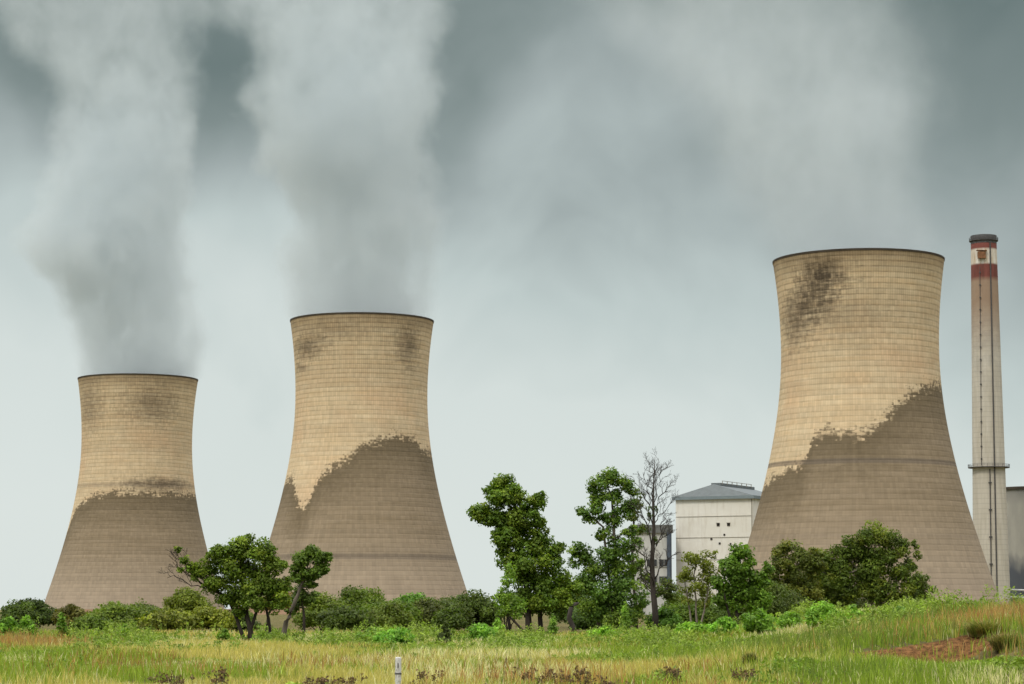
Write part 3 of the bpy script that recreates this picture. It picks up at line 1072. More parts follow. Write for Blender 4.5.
G_DARK = (0.028, 0.052, 0.014)
G_MID = (0.045, 0.085, 0.018)
G_OLIVE = (0.075, 0.100, 0.022)
G_BRIGHT = (0.085, 0.165, 0.028)
G_BROWN = (0.075, 0.070, 0.030)

# --- the spreading tree on the left
tree('spreading_tree', 'spreading dark green tree on the left with a bare twiggy branch reaching left', 'tree', 139.0,
     [[(253, 643, 3.2), (250, 628, 2.6), (246, 612, 2.3), (243, 590, 1.8), (240, 565, 1.2)],
      [(247, 616, 2.0), (228, 598, 1.6), (205, 586, 1.2), (192, 576, .7)],
      [(246, 610, 1.7), (262, 592, 1.4), (276, 575, .8)],
      [(271, 633, 1.6), (268, 618, 1.5), (265, 606, 1.1), (272, 590, .8)]],
     [(240, 547, 17, 12), (222, 555, 15, 10), (260, 550, 15, 11), (206, 568, 13, 10), (232, 568, 20, 13), (258, 570, 18, 13), (215, 582, 15, 8), (275, 568, 12, 11),
      (245, 588, 19, 12), (270, 588, 17, 13), (228, 598, 12, 8), (252, 604, 16, 10), (278, 600, 12, 11), (238, 612, 8, 6), (198, 575, 7, 6), (285, 583, 9, 9),
      (246, 540, 9, 7), (270, 558, 9, 8), (177, 549, 4, 5), (184, 559, 6, 5), (193, 567, 8, 6), (181, 570, 4, 3)],
     leaf=0.16, col=(0.045, 0.080, 0.016), per=2.1, seed=5, fat=1.0, group='large trees on the field', col2=(0.065, 0.105, 0.022),
     bare=[(197, 582, 172, 562, .7), (205, 588, 168, 578, .6), (196, 578, 176, 552, .7)])
tree('pruned_tree', 'small tuft-crowned tree with slanting pale trunk, right of the spreading tree', 'tree', 147.0,
     [[(280, 640, 3.0), (286, 622, 2.4), (294, 605, 2.0), (300, 588, 1.5), (308, 570, 1.0)]],
     [(303, 563, 11, 9), (317, 557, 10, 7), (311, 573, 11, 8), (298, 578, 7, 7), (327, 557, 7, 5), (308, 552, 9, 5), (320, 568, 8, 6), (311, 586, 6, 4), (295, 570, 6, 6)],
     fat=1.08, leaf=0.17, col=(0.040, 0.074, 0.018), per=2.5, seed=8, bark=M_BARK_GREY, group='large trees on the field')
tree('thin_tree', 'thin dark stemmed tree just behind the slanting pale trunk', 'tree', 156.0,
     [[(305, 634, 1.5), (304, 618, 1.3), (302, 603, 1.0), (304, 592, .7)]],
     [(298, 598, 9, 8), (310, 597, 8, 7), (290, 606, 8, 7), (304, 587, 8, 7)],
     leaf=0.18, col=G_DARK, per=2.0, seed=9, group='large trees on the field')
# reddish crown patch tree
tree('russet_tree', 'small tree with russet tinged leaves between the spreading and slanting trees', 'tree', 150.0,
     [[(266, 636, 1.3), (268, 615, 1.1), (274, 600, .7)]],
     [(276, 592, 11, 9), (284, 600, 9, 8), (270, 604, 9, 7), (282, 586, 7, 6)],
     leaf=0.17, col=(0.075, 0.060, 0.022), per=1.6, seed=12, group='large trees on the field', col2=(0.045, 0.075, 0.018))

# --- tall bushy tree in the middle
tree('leaning_tree', 'tall bushy tree with lobed crown jutting left, standing in mid field', 'tree', 190.0,
     [[(529, 634, 3.4), (528, 612, 3.0), (526, 585, 2.4), (520, 550, 2.0), (512, 515, 1.4), (506, 492, .8)],
      [(541, 634, 2.6), (540, 610, 2.2), (545, 580, 1.6), (550, 550, 1.0)],
      [(527, 617, 1.3), (510, 617, 1.0), (500, 614, .5)]],
     [(503, 484, 11, 8), (494, 489, 8, 6), (512, 493, 12, 9), (500, 500, 13, 9), (520, 505, 11, 9), (535, 500, 9, 6), (540, 497, 6, 5), (483, 513, 12, 6), (478, 515, 7, 5),
      (497, 517, 13, 9), (514, 520, 15, 11), (530, 518, 11, 9), (508, 537, 13, 10), (524, 540, 16, 12), (540, 545, 12, 11), (510, 556, 12, 10), (528, 562, 17, 13),
      (548, 562, 12, 11), (557, 548, 7, 6), (534, 584, 18, 14), (555, 580, 14, 13), (548, 602, 16, 12), (525, 604, 16, 11), (565, 596, 11, 11), (572, 590, 8, 8), (540, 528, 8, 8)],
     leaf=0.24, col=(0.040, 0.078, 0.016), per=2.4, seed=21, group='large trees on the field', col2=(0.062, 0.105, 0.02), subr=.48)
bush('feathery_bush', 'light green upright bush leaning against the tall bushy tree', 'bush', 510, 180.0, 34, 561, (0.065, 0.125, 0.028), 31, 0.2, lob=6, per=2.0)
# dead arching stump
def stump():
    D = 172.0
    b = at(572, 636, D)
    bz = float(ground(b[0], D))
    org = np.array((b[0], D, bz))
    pts = [(576, 636), (573, 627), (569, 618), (571, 608), (575, 604), (579, 603)]
    P = [at(x, y, D) - org for x, y in pts]
    P[0][2] = -.15
    o = MB().tube(P, [x * D / F_PX for x in (3.2, 2.8, 2.6, 2.4, 2.0, 1.0)], 10).build('dead_stump', M_DEAD, None, tuple(org), True)
    tag(o, 'dark arched dead stump at the right foot of the tall bushy tree', 'stump')
stump()

# --- tall eucalypts
tree('tall_gum_tree', 'tall open gum tree with rounded leaf tufts, left of the bare dead tree', 'tree', 205.0,
     [[(616, 632, 2.8), (616, 600, 2.3), (615, 560, 1.8), (614, 525, 1.4), (612, 497, 1.0), (605, 482, .5)],
      [(615, 548, 1.3), (603, 527, 1.1), (588, 515, .7)], [(600, 632, 2.0), (598, 600, 1.5), (593, 570, 1.0), (584, 556, .6)]],
     [(602, 482, 11, 7), (614, 478, 11, 6), (593, 489, 6, 5), (624, 484, 8, 6), (632, 490, 6, 6), (585, 514, 8, 6), (597, 508, 9, 6), (590, 520, 6, 4), (606, 517, 7, 4),
      (580, 552, 10, 8), (590, 560, 9, 7), (575, 562, 6, 7), (622, 512, 8, 7), (630, 528, 7, 8), (604, 535, 7, 6), (620, 545, 11, 9), (608, 555, 11, 9), (600, 572, 14, 9), (622, 572, 13, 11),
      (585, 585, 13, 10), (606, 592, 17, 12), (630, 592, 13, 13), (590, 607, 15, 10), (620, 612, 18, 11), (636, 545, 6, 8), (640, 605, 8, 9), (600, 497, 9, 6), (616, 497, 8, 6), (629, 505, 8, 6), (612, 524, 8, 6), (634, 562, 8, 9)],
     leaf=0.22, col=(0.036, 0.076, 0.022), per=1.7, seed=41, bark=M_BARK_GREY, group='large trees on the field', sub=6, subr=.5, flat=.7, col2=(0.058, 0.105, 0.026))


def dead_tree():
    D = 188.0
    s = D / F_PX
    bx = at(656, HOR, D)[0]
    bz = float(ground(bx, D))
    root = thing('bare_tree', (bx, D, bz), 'bare dead tree with a dark trunk and fine leafless twigs', 'tree', 'large trees on the field')
    org = np.array((bx, D, bz))
    r = rs(77)
    tb = MB()
    pts = [(656, 634, 3.6), (655, 610, 3.1), (653, 588, 2.8), (652, 560, 2.3), (654, 530, 1.7), (653, 500, 1.1), (654, 475, .6), (655, 457, .2)]
    P = [at(x, y, D) - org for x, y, _ in pts]
    for p in P[1:]: p[1] = r.randn() * s
    P[0][2], P[0][1] = -.15, 0
    tb.tube(P, [q[2] * s for q in pts], 10)
    low = MB()
    for (x0, y0, x1, y1, rr) in [(653, 590, 640, 552, 1.3), (653, 596, 638, 575, .9), (654, 580, 676, 556, 1.1), (653, 560, 668, 520, 1.2), (652, 548, 636, 506, 1.2), (654, 535, 646, 480, 1.0),
                                 (653, 520, 672, 484, 1.0), (653, 505, 664, 466, .8), (653, 500, 641, 472, .8), (654, 485, 660, 458, .5), (653, 478, 648, 460, .5), (652, 570, 634, 545, .7),
                                 (654, 545, 678, 530, .8), (654, 600, 668, 585, .6), (653, 525, 680, 500, .7), (653, 512, 636, 490, .7)]:
        a, b = at(x0, y0, D) - org, at(x1, y1, D) - org
        a[1], b[1] = 0, r.randn() * s * 9
        b[0] = a[0] + (b[0] - a[0]) * .8
        twig_tree(tb, a, b, rr * s * .75, r, 4)
    tb.build('trunk', M_DEAD, root, smooth=True)
    puffs = []
    for px, py, q in ((652, 510, 3), (650, 516, 3), (656, 540, 2.5), (648, 530, 2.5), (660, 590, 3)):
        c = at(px, py, D) - org
        for k in range(3):
            puffs.append((c[0] + r.randn() * s * 2, r.randn() * s * 2, c[2] + r.randn() * s * 2, q * s, q * s, q * s))
    v, c = crown_from_puffs(puffs, 1.2, 0.16, G_DARK, 5)
    quad_obj('foliage', v, c, M_LEAF, root)


dead_tree()
tree('slender_gum_tree', 'slender dark gum tree directly behind the bare dead tree', 'tree', 230.0,
     [[(636, 630, 1.8), (634, 590, 1.4), (632, 540, 1.0), (634, 495, .6)]],
     [(640, 500, 6, 7), (634, 515, 6, 8), (641, 528, 6, 6), (628, 555, 8, 9), (636, 572, 9, 9), (645, 580, 7, 8), (662, 585, 9, 8), (672, 592, 9, 8)],
     leaf=0.24, col=(0.042, 0.066, 0.022), per=1.5, seed=43, group='large trees on the field', sub=5)
# --- right hand group
tree('pale_gum_tree', 'sparse olive gum tree with thin pale stems in front of the white boiler house', 'tree', 215.0,
     [[(697, 628, 1.2), (696, 600, .9), (694, 575, .7), (698, 560, .4)], [(692, 628, 1.0), (688, 600, .8), (685, 580, .5)], [(700, 628, 1.0), (706, 600, .8), (710, 575, .5)]],
     [(690, 562, 9, 8), (702, 560, 9, 8), (711, 566, 8, 8), (686, 576, 8, 8), (699, 580, 10, 9), (711, 585, 8, 9), (690, 595, 8, 8), (706, 600, 9, 8), (712, 554, 4, 4)],
     leaf=0.20, col=(0.072, 0.098, 0.026), fat=1.4, per=1.4, seed=51, bark=M_BARK_PALE, group='trees below the largest cooling tower', sub=5, subr=.42)
tree('broadleaf_tree', 'bright green round broadleaf tree right of the sparse olive gum', 'tree', 205.0,
     [[(737, 628, 2.2), (737, 608, 1.8), (736, 590, 1.4), (740, 570, .9)], [(735, 612, 1.3), (724, 596, 1.0), (720, 585, .6)]],
     [(740, 554, 11, 8), (730, 566, 12, 10), (748, 568, 13, 10), (722, 582, 10, 9), (740, 582, 15, 11), (758, 584, 10, 10), (728, 598, 12, 9), (750, 600, 14, 10), (766, 570, 7, 7), (762, 600, 10, 9)],
     leaf=0.26, col=(0.050, 0.105, 0.020), per=2.2, seed=53, group='trees below the largest cooling tower', col2=(0.036, 0.078, 0.016))
tree('grey_gum_tree', 'grey-green gum with gaps in its crown, left of the widest gum', 'tree', 235.0,
     [[(800, 624, 2.0), (799, 600, 1.6), (796, 575, 1.1), (790, 558, .6)], [(788, 624, 1.6), (784, 595, 1.1), (778, 570, .6)]],
     [(781, 552, 8, 6), (792, 548, 9, 7), (778, 566, 10, 8), (795, 562, 11, 9), (808, 553, 8, 7), (812, 568, 11, 9), (785, 580, 13, 9), (802, 582, 13, 9), (776, 594, 12, 9), (796, 598, 15, 10), (815, 592, 12, 11),
      (770, 578, 8, 9), (822, 560, 7, 7)],
     leaf=0.23, col=(0.045, 0.066, 0.022), fat=1.4, per=1.8, seed=57, bark=M_BARK_GREY, group='trees below the largest cooling tower', sub=6, subr=.45, col2=(0.062, 0.080, 0.024))
tree('wide_gum_tree', 'widest dark gum tree, domed crown against the largest cooling tower', 'tree', 240.0,
     [[(880, 622, 2.6), (880, 600, 2.2), (878, 575, 1.6), (872, 550, 1.0)], [(880, 598, 1.6), (862, 575, 1.2), (850, 560, .7)], [(880, 592, 1.5), (900, 570, 1.1), (908, 558, .6)]],
     [(872, 535, 16, 9), (858, 541, 13, 9), (888, 538, 13, 9), (843, 552, 13, 9), (862, 556, 16, 10), (882, 554, 16, 10), (898, 550, 10, 9), (832, 566, 12, 9), (850, 572, 16, 11), (872, 574, 18, 11), (894, 570, 15, 11),
      (908, 566, 8, 9), (916, 544, 4, 5), (918, 556, 4, 5), (836, 586, 15, 11), (858, 592, 18, 11), (882, 594, 18, 11), (904, 590, 14, 12), (920, 580, 9, 8), (922, 598, 11, 10), (828, 600, 12, 9), (822, 556, 10, 7), (814, 572, 10, 9), (818, 588, 12, 10),  (845, 606, 14, 8), (905, 606, 15, 8),
      (926, 590, 7, 7)],
     leaf=0.22, col=(0.036, 0.062, 0.016), per=1.9, seed=61, bark=M_BARK_PALE, group='trees below the largest cooling tower', sub=6, subr=.46, col2=(0.058, 0.086, 0.02))

# --- rounded bushes of the background row
BG = 'rounded bushes in the background row'
row = [
    (130, 192, 60, 606, (0.052, 0.086, 0.020), 'dense bush filling the gap below the smallest cooling tower, left of centre'),
    (385, 196, 56, 600, (0.050, 0.088, 0.020), 'broad bush in front of the two bushes under the middle cooling tower'),
    (442, 205, 50, 600, (0.040, 0.066, 0.018), 'dull green bush between the bright green bush and the lone round one'),
    (600, 225, 60, 600, (0.036, 0.072, 0.024), 'deep green bush below the tall open gum tree'),
    (700, 232, 60, 604, (0.05, 0.09, 0.024), 'undergrowth bush at the foot of the white boiler house'),
    (738, 228, 50, 606, (0.042, 0.08, 0.02), 'undergrowth bush behind the round broadleaf tree'),
    (30, 205, 52, 598, G_DARK, 'dark round tree at the far left edge of the bush row'),
    (71, 200, 30, 604, (0.055, 0.062, 0.022), 'brownish round bush right of the dark edge tree'),
    (113, 188, 50, 602, (0.055, 0.092, 0.022), 'leafy bush below the left foot of the smallest cooling tower'),
    (145, 196, 44, 604, (0.045, 0.072, 0.018), 'rounded bush below the middle of the smallest cooling tower'),
    (92, 182, 34, 616, (0.06, 0.105, 0.026), 'low bush in front of the brownish round bush'),
    (185, 215, 44, 587, (0.060, 0.088, 0.018), 'tall domed olive bush left of the spreading tree'),
    (168, 183, 48, 610, G_OLIVE, 'low yellow-green bush in front of the tall domed olive bush'),
    (205, 182, 50, 606, (0.085, 0.115, 0.022), 'wide yellowish bush under the bare twigs of the spreading tree'),
    (236, 190, 40, 612, (0.04, 0.07, 0.02), 'bush behind the trunk of the spreading tree'),
    (322, 200, 46, 592, (0.065, 0.105, 0.022), 'light bush behind the slanting trunk'),
    (352, 205, 50, 586, (0.050, 0.086, 0.020), 'domed bush below the left foot of the middle cooling tower'),
    (345, 188, 46, 606, (0.036, 0.062, 0.017), 'dark low bush in front of the domed one'),
    (372, 204, 44, 588, (0.055, 0.094, 0.018), 'green bush right of the domed bush below the middle tower'),
    (392, 192, 40, 601, (0.062, 0.098, 0.024), 'olive bush under the middle cooling tower, right of centre'),
    (412, 210, 46, 593, (0.055, 0.130, 0.030), 'bright green bush under the middle cooling tower'),
    (428, 200, 40, 600, (0.042, 0.060, 0.020), 'brown-green bush next to the bright green one'),
    (473, 208, 52, 590, (0.034, 0.060, 0.016), 'round dark bush alone at the right foot of the middle cooling tower'),
    (452, 196, 30, 606, (0.04, 0.07, 0.02), 'small bush left of the round dark one'),
    (577, 240, 44, 580, (0.040, 0.078, 0.030), 'bush seen between the two tallest leafy trees'),
    (676, 236, 40, 592, (0.055, 0.095, 0.028), 'bush right of the dead tree trunk, below the annex'),
    (664, 210, 30, 608, (0.045, 0.105, 0.026), 'small green bush at the foot of the dead tree'),
    (766, 226, 64, 580, (0.044, 0.074, 0.020), 'low dark bush between broadleaf tree and grey gum'),
    (822, 250, 70, 566, (0.044, 0.066, 0.018), 'dark filler bush between the two gum crowns'),
]
for i, (px, D, wp, ty, c, lb) in enumerate(row):
    bush('round_bush', lb, 'bush', px, D, wp * 1.3, ty, c, 200 + i, 0.22, BG, per=2.4, lob=8, dim=.74, col2=tuple(np.array(c) * 1.35), subr=.42)

# --- young shrubs standing in the field
FG = 'young shrubs standing in the field'
young = [
    (10, 128, 24, 616, (0.05, 0.115, 0.022), False, 'green shrub cut by the left edge of the picture'),
    (26, 130, 24, 615, (0.06, 0.13, 0.025), False, 'second green shrub from the left edge'),
    (62, 128, 16, 612, (0.055, 0.115, 0.022), True, 'slim upright shrub below the left foot of the smallest cooling tower'),
    (124, 130, 24, 624, (0.075, 0.15, 0.03), True, 'pointed light green shrub in the left field'),
    (225, 128, 18, 629, (0.05, 0.10, 0.022), False, 'small bush just left of the spreading tree trunk'),
    (266, 139, 18, 634, (0.045, 0.08, 0.02), False, 'low dark bush between the two near trunks'),
    (445, 126, 20, 621, (0.022, 0.036, 0.016), True, 'small dark conical shrub below the middle cooling tower'),
    (395, 124, 42, 629, (0.055, 0.13, 0.03), False, 'wide low leafy bush right of the young weeds'),
    (372, 130, 34, 627, (0.075, 0.15, 0.045), False, 'low pale leafed bush left of the wide low bush'),
    (553, 165, 14, 614, (0.05, 0.10, 0.028), True, 'small pointed shrub under the tall bushy tree'),
    (625, 170, 14, 602, (0.06, 0.12, 0.03), True, 'narrow light shrub under the tall open gum'),
    (826, 108, 46, 602, (0.070, 0.150, 0.030), False, 'big bright green bush in front of the widest gum tree'),
    (760, 112, 34, 607, (0.055, 0.120, 0.026), False, 'bright bush below the bright broadleaf tree'),
    (790, 116, 30, 611, (0.065, 0.135, 0.030), False, 'bush between the two bigger bright bushes'),
    (853, 110, 26, 606, (0.060, 0.125, 0.028), False, 'bush touching the right side of the big bright bush'),
    (900, 112, 30, 606, (0.050, 0.110, 0.025), False, 'low bush right of the widest gum trunk'),
    (968, 104, 16, 602, (0.050, 0.075, 0.022), True, 'dark weed clump on the bank near the chimney foot'),
    (482, 140, 30, 623, (0.06, 0.14, 0.03), False, 'low green bush left of the tall bushy tree trunk'),
    (498, 150, 22, 618, (0.075, 0.15, 0.035), True, 'upright pale shrub near the tall bushy tree trunk'),
    (604, 140, 30, 627, (0.075, 0.16, 0.03), False, 'low vivid bush below the tall open gum'),
    (690, 128, 34, 622, (0.07, 0.15, 0.03), False, 'low vivid bush below the sparse olive gum'),
    (725, 120, 30, 617, (0.06, 0.14, 0.028), False, 'leafy weed mound left of the bright bushes'),
]
for i, (px, D, wp, ty, c, sp, lb) in enumerate(young):
    bush('shrub', lb, 'shrub', px, D, wp, ty, c, 300 + i, 0.13, FG, per=1.9, lob=5, spire=sp, col2=tuple(np.array(c) * 1.4), asp=2.2)


# ------------------------------------------------------------------ grass and weeds
def blades(name, n, Y0, Y1, hfun, cfun, dens, width, seed, label, lean=0.35, segs=2, spread=0.29, cat='grass'):
    r = rs(seed)
    Y = Y0 + (Y1 - Y0) * r.rand(n)
    X = (r.rand(n) * 2 - 1) * spread * Y
    # tufts: pull blades towards shared centres
    tx, ty = np.round(X / .45) * .45, np.round(Y / .45) * .45
    jx, jy = VN(tx * 7.1, ty * 3.3, .9) - .5, VN2(tx * 5.1, ty * 6.3, .9) - .5
    pull = .45
    X = X * (1 - pull) + (tx + jx * .5) * pull
    Y = Y * (1 - pull) + (ty + jy * .5) * pull
    keep = r.rand(n) < dens(X, Y)
    X, Y = X[keep], Y[keep]
    n = len(X)
    Z = ground(X, Y) - .02
    h = hfun(X, Y, r) * (0.55 + 0.75 * r.rand(n))
    an = r.rand(n) * 2 * math.pi
    wd = width * (0.7 + .6 * r.rand(n)) * (Y / 70.0) ** .6
    la = r.rand(n) * 2 * math.pi
    ln = lean * h * (0.3 + r.rand(n))
    bx_, by_ = np.cos(an) * wd / 2, np.sin(an) * wd / 2
    lx, ly = np.cos(la) * ln, np.sin(la) * ln
    base = np.stack([X, Y, Z], 1)
    s_ = np.stack([bx_, by_, np.zeros(n)], 1)
    mid = base + np.stack([lx * .35, ly * .35, h * .6], 1)
    tip = base + np.stack([lx, ly, h * (1 - .15 * r.rand(n))], 1)
    v = np.stack([base - s_, base + s_, mid + s_ * .8, mid - s_ * .8, tip], 1).reshape(-1, 3)
    b = (np.arange(n) * 5)[:, None]
    q = np.concatenate([b, b + 1, b + 2, b + 3, b + 3, b + 2, b + 4], 1).ravel()
    lt = np.tile(np.array([4, 3]), n)
    c = cfun(X, Y, r)
    me = raw_mesh(name, v, q, lt, M_GRASS, np.repeat(c, 5, axis=0))
    return tag(new_obj(name, me), label, cat, kind='stuff')


def lerp(a, b, f):
    return np.array(a)[None] * (1 - f[:, None]) + np.array(b)[None] * f[:, None]


def mound(x, y):
    return sst(4, 14, x) * sst(55, 66, y)


def g_col(x, y, r):
    n = len(x)
    d = VN(x + 40, y * .45, 5.0) * .6 + VN2(x, y * .5, 1.8) * .4
    d = sst(.40, .56, d + r.randn(n) * .05)
    green, straw, pale = (0.25, 0.33, 0.040), (0.55, 0.47, 0.15), (0.72, 0.66, 0.40)
    c = lerp(green, straw, d)
    gm = mound(x, y) * .42 * sst(.3, .6, VN2(x + 3, y * .6, 3.1))
    c = c * (1 - gm[:, None]) + np.array((0.22, 0.33, 0.035))[None] * gm[:, None]
    pk = (r.rand(n) < .06 + .55 * sst(.52, .7, VN3(x * .8 + 50, y * .45, 5.5)))
    c[pk] = np.array(pale)
    # rusty patches
    ru = sst(.66, .78, VN3(x + 11, y * .5 + 5, 4.2)) * .25
    rm = r.rand(n) < ru
    c[rm] = np.array((0.34, 0.17, 0.06))
    return c * np.exp(r.randn(n, 1) * .18)


blades('grass', 330000, 40, 175, lambda x, y, r: (.16 + .36 * sst(.2, .8, VN(x, y, 4.0) * .5 + .5 * VN3(x, y, 1.6))) * (1 - .75 * np.exp(-((x - 13.6) / 2.6) ** 2 - ((y - 72.5) / 4.0) ** 2)), g_col,
       lambda x, y: 1 - .93 * np.clip(soil_mask(x, y) * 1.6, 0, 1) * (VN3(x, y, .5) < .72), .022, 11, 'yellow-green knee-high grass covering the field')


def rust_d(x, y):
    a = 1.0 * np.exp(-((x - 18.5) / 3.6) ** 2 - ((y - 82) / 10) ** 2) * sst(.3, .6, VN3(x, y, 2.0))
    b = np.exp(-((x - 16.5) / 1.2) ** 2 - ((y - 84) / 3) ** 2)
    c = np.exp(-((x + 24) / 2.6) ** 2 - ((y - 112) / 8) ** 2)
    d = np.exp(-((x - .8) / 2.2) ** 2 - ((y - 62) / 3) ** 2) * .6 + np.exp(-((x + 10) / 4) ** 2 - ((y - 72) / 2) ** 2) * .35
    return np.clip(a + b + c + d, 0, 1) * (1 - np.clip(soil_mask(x, y) * 1.5, 0, 1))


blades('dry_grass', 140000, 50, 125, lambda x, y, r: .55 + .35 * VN(x, y, 2.0), lambda x, y, r: np.where(r.rand(len(x), 1) < .6, np.array([[0.42, 0.215, 0.085]]), np.array([[0.40, 0.30, 0.12]])) * np.exp(r.randn(len(x), 1) * .25),
       rust_d, .018, 12, 'rusty orange dry grass in tall patches on the bank')


def weeds():
    """leafy bright green weeds in a belt before the trees and along the bank"""
    r = rs(90)
    n = 60000
    Y = 56 + 117 * r.rand(n)
    X = (r.rand(n) * 2 - 1) * .27 * Y
    d = VN(X, Y * .7, 6.0) * .6 + VN3(X, Y, 2.2) * .4
    px = X / Y * F_PX + 512
    zone = sst(108, 118, Y) * (1 - sst(150, 168, Y)) * np.where(px < 260, sst(60, 90, px) * (1 - sst(150, 200, px)) * .8 + .15, 1.0)
    zone = np.where(px > 640, sst(88, 98, Y) * (1 - sst(140, 165, Y)), zone)
    near = sst(56, 62, Y) * (1 - sst(100, 112, Y)) * sst(.60, .72, VN2(X + 31, Y * .6, 4.5)) * .8
    zone = np.maximum(zone, near)
    keep = r.rand(n) < zone * sst(.34, .5, d) * (1 - np.clip(soil_mask(X, Y) * 2, 0, 1))
    X, Y = X[keep], Y[keep]
    n = len(X)
    hs_ = np.where(Y < 100, .42, 1.0)
    h = hs_ * (.2 + 1.15 * sst(.3, .9, VN2(X, Y, 3.5)) * sst(.3, .8, VN(X, Y, 1.4))) * (0.6 + .6 * r.rand(n))
    k = 26
    Xa, Ya, H = np.repeat(X, k), np.repeat(Y, k), np.repeat(h, k)
    m = n * k
    rr = np.abs(r.randn(m)) * .16
    an = r.rand(m) * 6.28
    P = np.stack([Xa + rr * np.cos(an), Ya + rr * np.sin(an), 0 * Xa], 1)
    hz = r.rand(m) ** .6 * H * (1 - .3 * np.clip(rr / .4, 0, 1))
    P[:, 2] = ground(P[:, 0], P[:, 1]) + hz
    N = np.stack([np.cos(an) * .5, np.sin(an) * .5, np.full(m, .6)], 1)
    v = leaf_quads(P, N, .06, r, 2.6, .6)
    base = lerp((0.15, 0.24, 0.028), (0.29, 0.37, 0.065), VN3(X + 9, Y, 3.0))
    base *= np.exp(r.randn(n, 1) * .2)
    c = np.repeat(base, k, axis=0) * np.exp(r.randn(m, 1) * .2)
    o = quad_obj('weeds', v, np.repeat(c, 4, axis=0), M_LEAF)
    tag(o, 'leafy bright green weeds in a belt before the trees', 'weeds', kind='stuff')


weeds()

def tussock(label, px, D, w_px, top_py, col, seed):
    r = rs(seed)
    s = D / F_PX
    bx = at(px, HOR, D)[0]
    W, bz = w_px * s / 2, float(ground(bx, D))
    H = max(.62, at(px, top_py, D)[2] - bz)
    root = thing('grass_tussock', (bx, D, bz), label, 'grass tussock', 'tussocks on the eroded bank')
    n = 2200
    a, q = r.rand(n) * 6.28, np.sqrt(r.rand(n)) * W * .45
    base = np.stack([np.cos(a) * q, np.sin(a) * q, np.full(n, -.05)], 1)
    out = np.stack([np.cos(a), np.sin(a), 0 * a], 1) * (W * (.15 + .7 * r.rand(n)) * q / W * 1.6)[:, None]
    h = H * (.5 + .6 * r.rand(n)) * (1 - .4 * (q / W))
    an = r.rand(n) * 6.28
    s_ = np.stack([np.cos(an), np.sin(an), 0 * an], 1) * .007
    up = np.array((0, 0, 1.0))
    m1 = base + out * .4 + up * (h * .75)[:, None]
    tip = base + out * 1.35 + up * (h * (.7 + .35 * r.rand(n)))[:, None] + r.randn(n, 3) * .03
    v = np.stack([base - s_, base + s_, m1 + s_, m1 - s_, tip], 1).reshape(-1, 3)
    b = (np.arange(n) * 5)[:, None]
    f = np.concatenate([b, b + 1, b + 2, b + 3, b + 3, b + 2, b + 4], 1).ravel()
    c = np.array(col) * np.exp(r.randn(n, 1) * .35) * 1.5
    dry = r.rand(n) < .3
    c[dry] = (.42, .3, .13)
    new_obj('foliage', raw_mesh('foliage', v, f, np.tile(np.array([4, 3]), n), M_GRASS, np.repeat(c, 5, axis=0)), root)


for i, (px, D, wp, ty, c, lb) in enumerate([
    (984, 79, 60, 630, (0.11, 0.13, 0.03), 'dark green grass tussock just right of the red soil cut'),
    (1006, 74, 56, 645, (0.11, 0.11, 0.035), 'dark tussock at the right edge of the picture'),
    (750, 72, 22, 652, (0.05, 0.06, 0.018), 'olive tussock left of the red soil cut')]):
    tussock(lb, px, D, wp, ty, c, 700 + i)

# bright overhanging tussocks round the soil cut: part of the grass belt
blades('bank_grass', 60000, 62, 100, lambda x, y, r: .45 + .35 * VN(x, y, 1.5), lambda x, y, r: lerp((0.13, 0.21, 0.03), (0.24, 0.24, 0.07), r.rand(len(x)) ** 2) * np.exp(r.randn(len(x), 1) * .2),
       lambda x, y: mound(x, y) * np.clip(sst(.45, .62, VN3(x, y * .7, 2.3)) + np.exp(-((x - 13.6) / 3.0) ** 2 - ((y - 80.0) / 1.2) ** 2), 0, 1) * (1 - np.clip(soil_mask(x, y) * 2, 0, 1)), .02, 13, 'taller green grass tussocks on the bank')


# dried seed-head weeds near the camera
def seed_weed(px, D, w, hgt, seed, label):
    r = rs(seed)
    bx = at(px, HOR, D)[0]
    bz = float(ground(bx, D))
    root = thing('seedhead_weed', (bx, D, bz), label, 'dry weed', 'dried seed-head weeds near the camera')
    tb = MB()
    P = []
    for k in range(int(8 + w * 14)):
        a = (r.randn() * w * .45, r.randn() * .2, -.03)
        tb.tube([(0, 0, -.04), a], [.006, .006], 3)
        top = np.array((a[0] + r.randn() * .08, a[1] + r.randn() * .05, hgt * r.uniform(.55, 1.05)))
        path = wobble_path(a, top, r, 3, .08)
        tb.tube(path, [.007, .006, .005, .004], 3)
        for j in range(r.randint(3, 7)):
            b = np.array(path[2]) * .5 + top * .5
            e = top + r.randn(3) * np.array((.07, .07, .045))
            tb.tube([b, e], [.004, .003], 3)
            for q in range(5):
                P.append(e + r.randn(3) * .018)
    tb.build('stalks', M_DEAD, root)
    P = np.array(P)
    v = leaf_quads(P, r.randn(len(P), 3), .038, r, 1.2, 1.0)
    c = np.repeat(tints(len(P), (0.15, 0.10, 0.06), r, .45), 4, axis=0)
    quad_obj('foliage', v, c, M_LEAF, root)  # this mesh is the dried seed heads, not leaves


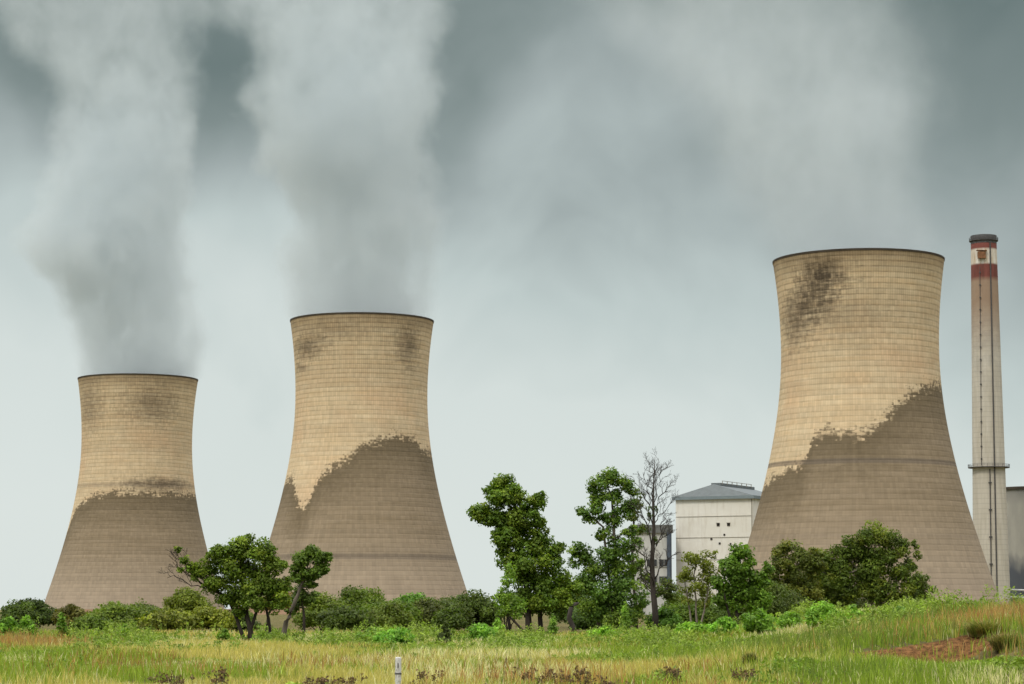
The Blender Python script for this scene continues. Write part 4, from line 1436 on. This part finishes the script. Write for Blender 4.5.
for i, (px, D, w_, h_, lb) in enumerate([
    (166, 60, .75, .42, 'brown seed-head clump near the lower left corner'),
    (222, 59, .35, .58, 'narrow seed-head clump between the left clump and the wide one'),
    (318, 58.5, .7, .45, 'left half of the wide seed-head thicket left of the white post'),
    (345, 59, .6, .42, 'right half of the wide seed-head thicket left of the white post'),
    (428, 60, .35, .5, 'small seed-head tuft just right of the white post'),
    (530, 61, .7, .48, 'seed-head clump below the tall bushy tree'),
    (556, 60, .5, .42, 'second seed-head clump below the tall bushy tree'),
    (578, 58.5, .5, .55, 'dense tall seed-head clump with rusty grass'),
    (612, 58, .7, .3, 'low dark seed-head clump at the bottom edge'),
    (672, 60, .3, .5, 'thin seed-head stalks below the dead tree'),
    (745, 62, .4, .35, 'short seed-head clump at the foot of the bank')]):
    seed_weed(px, D, w_, h_, 500 + i, lb)


# marker post
def post():
    D = 59.5
    p = at(398.5, HOR, D)
    bz = float(ground(p[0], D))
    top = at(398.5, 657, D)[2] - bz
    root = thing('marker_post', (p[0], D, bz), 'short weathered white marker post in the foreground grass', 'post')
    m, t_ = mat_new('weathered_white_paint')
    oc = t_.n('ShaderNodeTexCoord').outputs['Object']
    n1 = t_.noise(oc, 12.0, 5.0, .65)
    col = t_.mix(t_.mr(n1, .45, .7), (0.62, 0.61, 0.58), (0.27, 0.25, 0.22))
    out_bsdf(t_, col, .8, n1, .01, .4)
    s = D / F_PX
    hs = [0, top - .5 * s, top]
    MB().tube([(0, 0, -.3), (0, 0, top - .03), (0.0, 0, top)], [3.1 * s, 3.1 * s, 2.4 * s], 14).build('shaft', m, root)
    dk = simple_mat('dark_band', (0.09, 0.085, 0.08), .8, .3, 5.0)
    zb = at(398.5, 673.5, D)[2] - bz
    MB().ring([(3.12 * s, zb - .018), (3.5 * s, zb - .018), (3.5 * s, zb + .018), (3.12 * s, zb + .018)], 20).build('clamp_band', dk, root)
    MB().box((0, -3.15 * s, zb + .2), (.03, .02, .12)).build('plate', dk, root)


post()
print('objects', len(bpy.data.objects), 'verts', sum(len(m.vertices) for m in bpy.data.meshes))
